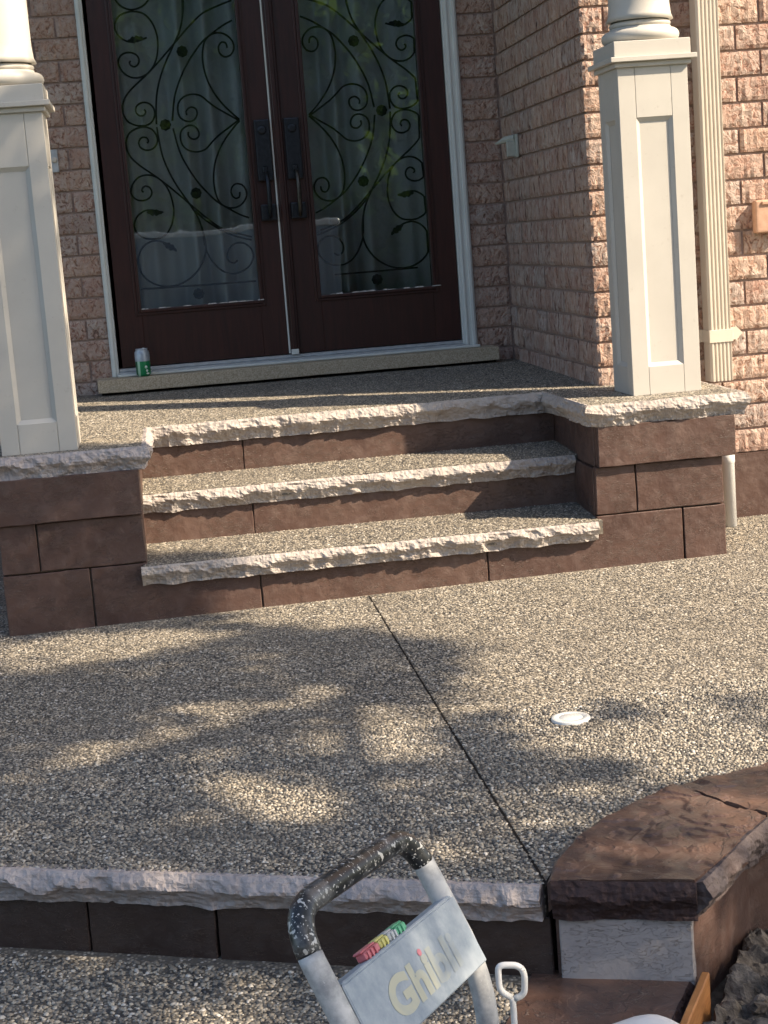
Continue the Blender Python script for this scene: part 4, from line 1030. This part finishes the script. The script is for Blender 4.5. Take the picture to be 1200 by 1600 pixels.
def tree(name, base, cc, rad, nleaf, lsize, mat, label, seed, keep=False, clumps=60):
    g = np.random.default_rng(seed); r = random.Random(seed)
    o = thing(name, base, label, 'tree', 'trees in the front yard')
    base = Vector(base); c = Vector(cc); tr_ = .035 * (c.z - base.z) * .9
    c0 = c
    if keep: c = Vector((-2.2, -5.7, 0)) + SUN * 8.4
    tp = [base + Vector((0, 0, -.15)), base.lerp(Vector((c.x, c.y, base.z)), .15) + Vector((0, 0, (c.z - base.z) * .35)), c + Vector((0, 0, -.1)), c + Vector((.1, .1, rad[2] * .6))]
    mobj('trunk', *tube(smooth_path(tp, 4), [tr_ * (1.15 - .95 * i / 12) for i in range(13)], 10), 'bark', o, True)
    c = c0; cl = []
    for k in range(clumps):
        d = Vector((r.gauss(0, 1), r.gauss(0, 1), r.gauss(0, 1))).normalized() * (r.random() ** .45); q = c + Vector((d.x * rad[0], d.y * rad[1], d.z * rad[2])); cl.append((q, r.uniform(.2, .42) * min(rad)))
    for k in range(0, clumps, 4):
        q = cl[k][0]; st = tp[1].lerp(tp[2], r.uniform(.3, 1)); md = st.lerp(q, .55) + Vector((0, 0, .12))
        if keep:
            pp = np.array([st.lerp(q, e) for e in np.linspace(0, 1, 9)]); G = pp - S_[None] * (pp[:, 2] / S_[2])[:, None]
            if (inpoly(G[:, 0], G[:, 1], R0) | ((G[:, 1] > -2.3) & (G[:, 0] > -4.6))).any(): continue
        mobj('limb', *tube(smooth_path([st, md, q], 3), [tr_ * (.38 - .05 * i) for i in range(7)], 6), 'bark', o, True)
    if keep:
        n = nleaf * 3; u = g.normal(0, 1, (n, 3)); u /= np.linalg.norm(u, axis=1)[:, None]; u *= (g.random(n) ** (1 / 3))[:, None]
        P = np.array(c) + u * np.array(rad)
        t = P[:, 2] / S_[2]; G = P - S_[None] * t[:, None]
        P = P[crown_keep(G[:, 0], G[:, 1], g)]
    else:
        P = []
        per = nleaf // clumps
        for q, rr in cl:
            u = g.normal(0, 1, (per, 3)); u /= np.linalg.norm(u, axis=1)[:, None]; u *= (g.random(per) ** .5)[:, None]; P.append(np.array(q) + u * rr * np.array((1.15, 1.15, .8)))
        P = np.concatenate(P)
    leaf_mesh('crown', P, lsize, mat, o, g)
    return o
gc = Vector((-2.1, -2.9, 0)) + SUN * 9.6
tree('shade_tree', (4.2, -9.6, -.34), gc, (3.8, 3.9, 2.4), 17000, .075, 'leaf_green', 'leafy tree on the lawn whose crown shades the patio', 31, True, 40)
tree('yard_tree', (.6, -21, -.34), (.9, -20.6, 5.0), (2.3, 2.0, 3.2), 9000, .14, 'leaf_green', 'bright green tree behind the blue-grey trailer', 32)
tree('yard_tree', (-3.4, -23.5, -.34), (-3.4, -23.5, 4.3), (3.0, 2.4, 4.2), 9000, .17, 'leaf_dark', 'dark tree with low crown behind the trailer, nearest the drive', 33)
tree('yard_tree', (4.6, -24, -.34), (4.6, -24, 4.6), (3.0, 2.4, 4.4), 8000, .17, 'leaf_dark', 'dark broad tree at the lawn side of the drive', 34)
tree('yard_tree', (.4, -29, -.34), (.4, -29, 5.0), (4.5, 2.4, 5.0), 9000, .22, 'leaf_dark', 'tall dark tree standing farthest from the house', 35)

tl = thing('cargo_trailer', (-.8, -14.3, -.30), 'blue-grey cargo trailer with a pale top rail parked on the drive', 'trailer')
box('body', -2.35, .75, -15.4, -14.0, .08, 1.46, 'trailer_paint', tl, .03, 2)
box('top_rail', -2.37, .77, -15.42, -13.98, 1.462, 1.53, 'aluminium', tl, .01)
for k in range(4): box('rib', -2.0 + k * .85, -1.94 + k * .85, -14.0, -13.985, .12, 1.44, 'trailer_paint', tl, .004)
for xx in (-1.25, -.55):
    v, f = lathe([(.12, -.09), (.27, -.09), (.30, -.06), (.30, .06), (.27, .09), (.12, .09)], 0, 0, 28)
    w_ = mobj('wheel', [(xx + p[0], -13.89 + p[2], 0.0 + p[1]) for p in v], f, 'rubber', tl, True)
box('mudguard', -1.6, -.2, -14.0, -13.78, .33, .36, 'aluminium', tl, .01)
mobj('tow_bar', *tube([(.7, -14.7, .12), (1.6, -14.7, .10), (1.75, -14.7, -.28)], .04, 8), 'rubber', tl)

hd = thing('sky_screen', (0, -31, -.34), 'unseen tall hedge closing the far side of the lawn', 'sky_screen')  # leaf screen added out of view to hide bright sky in reflections
g = np.random.default_rng(77); n = 30000
P = np.stack([g.uniform(-16, 18, n), -31.5 + g.normal(0, .5, n), g.uniform(-.3, 4.2, n) ], 1); P[:, 2] *= 1.9; P[:, 2] += .5 * np.sin(P[:, 0] * .9)
leaf_mesh('foliage', P, .20, 'leaf_dark', hd, g)
boxes('screen_core', [(-16, 18, -31.7, -31.2, -.4, 6.4)], 'bark', hd, .1)
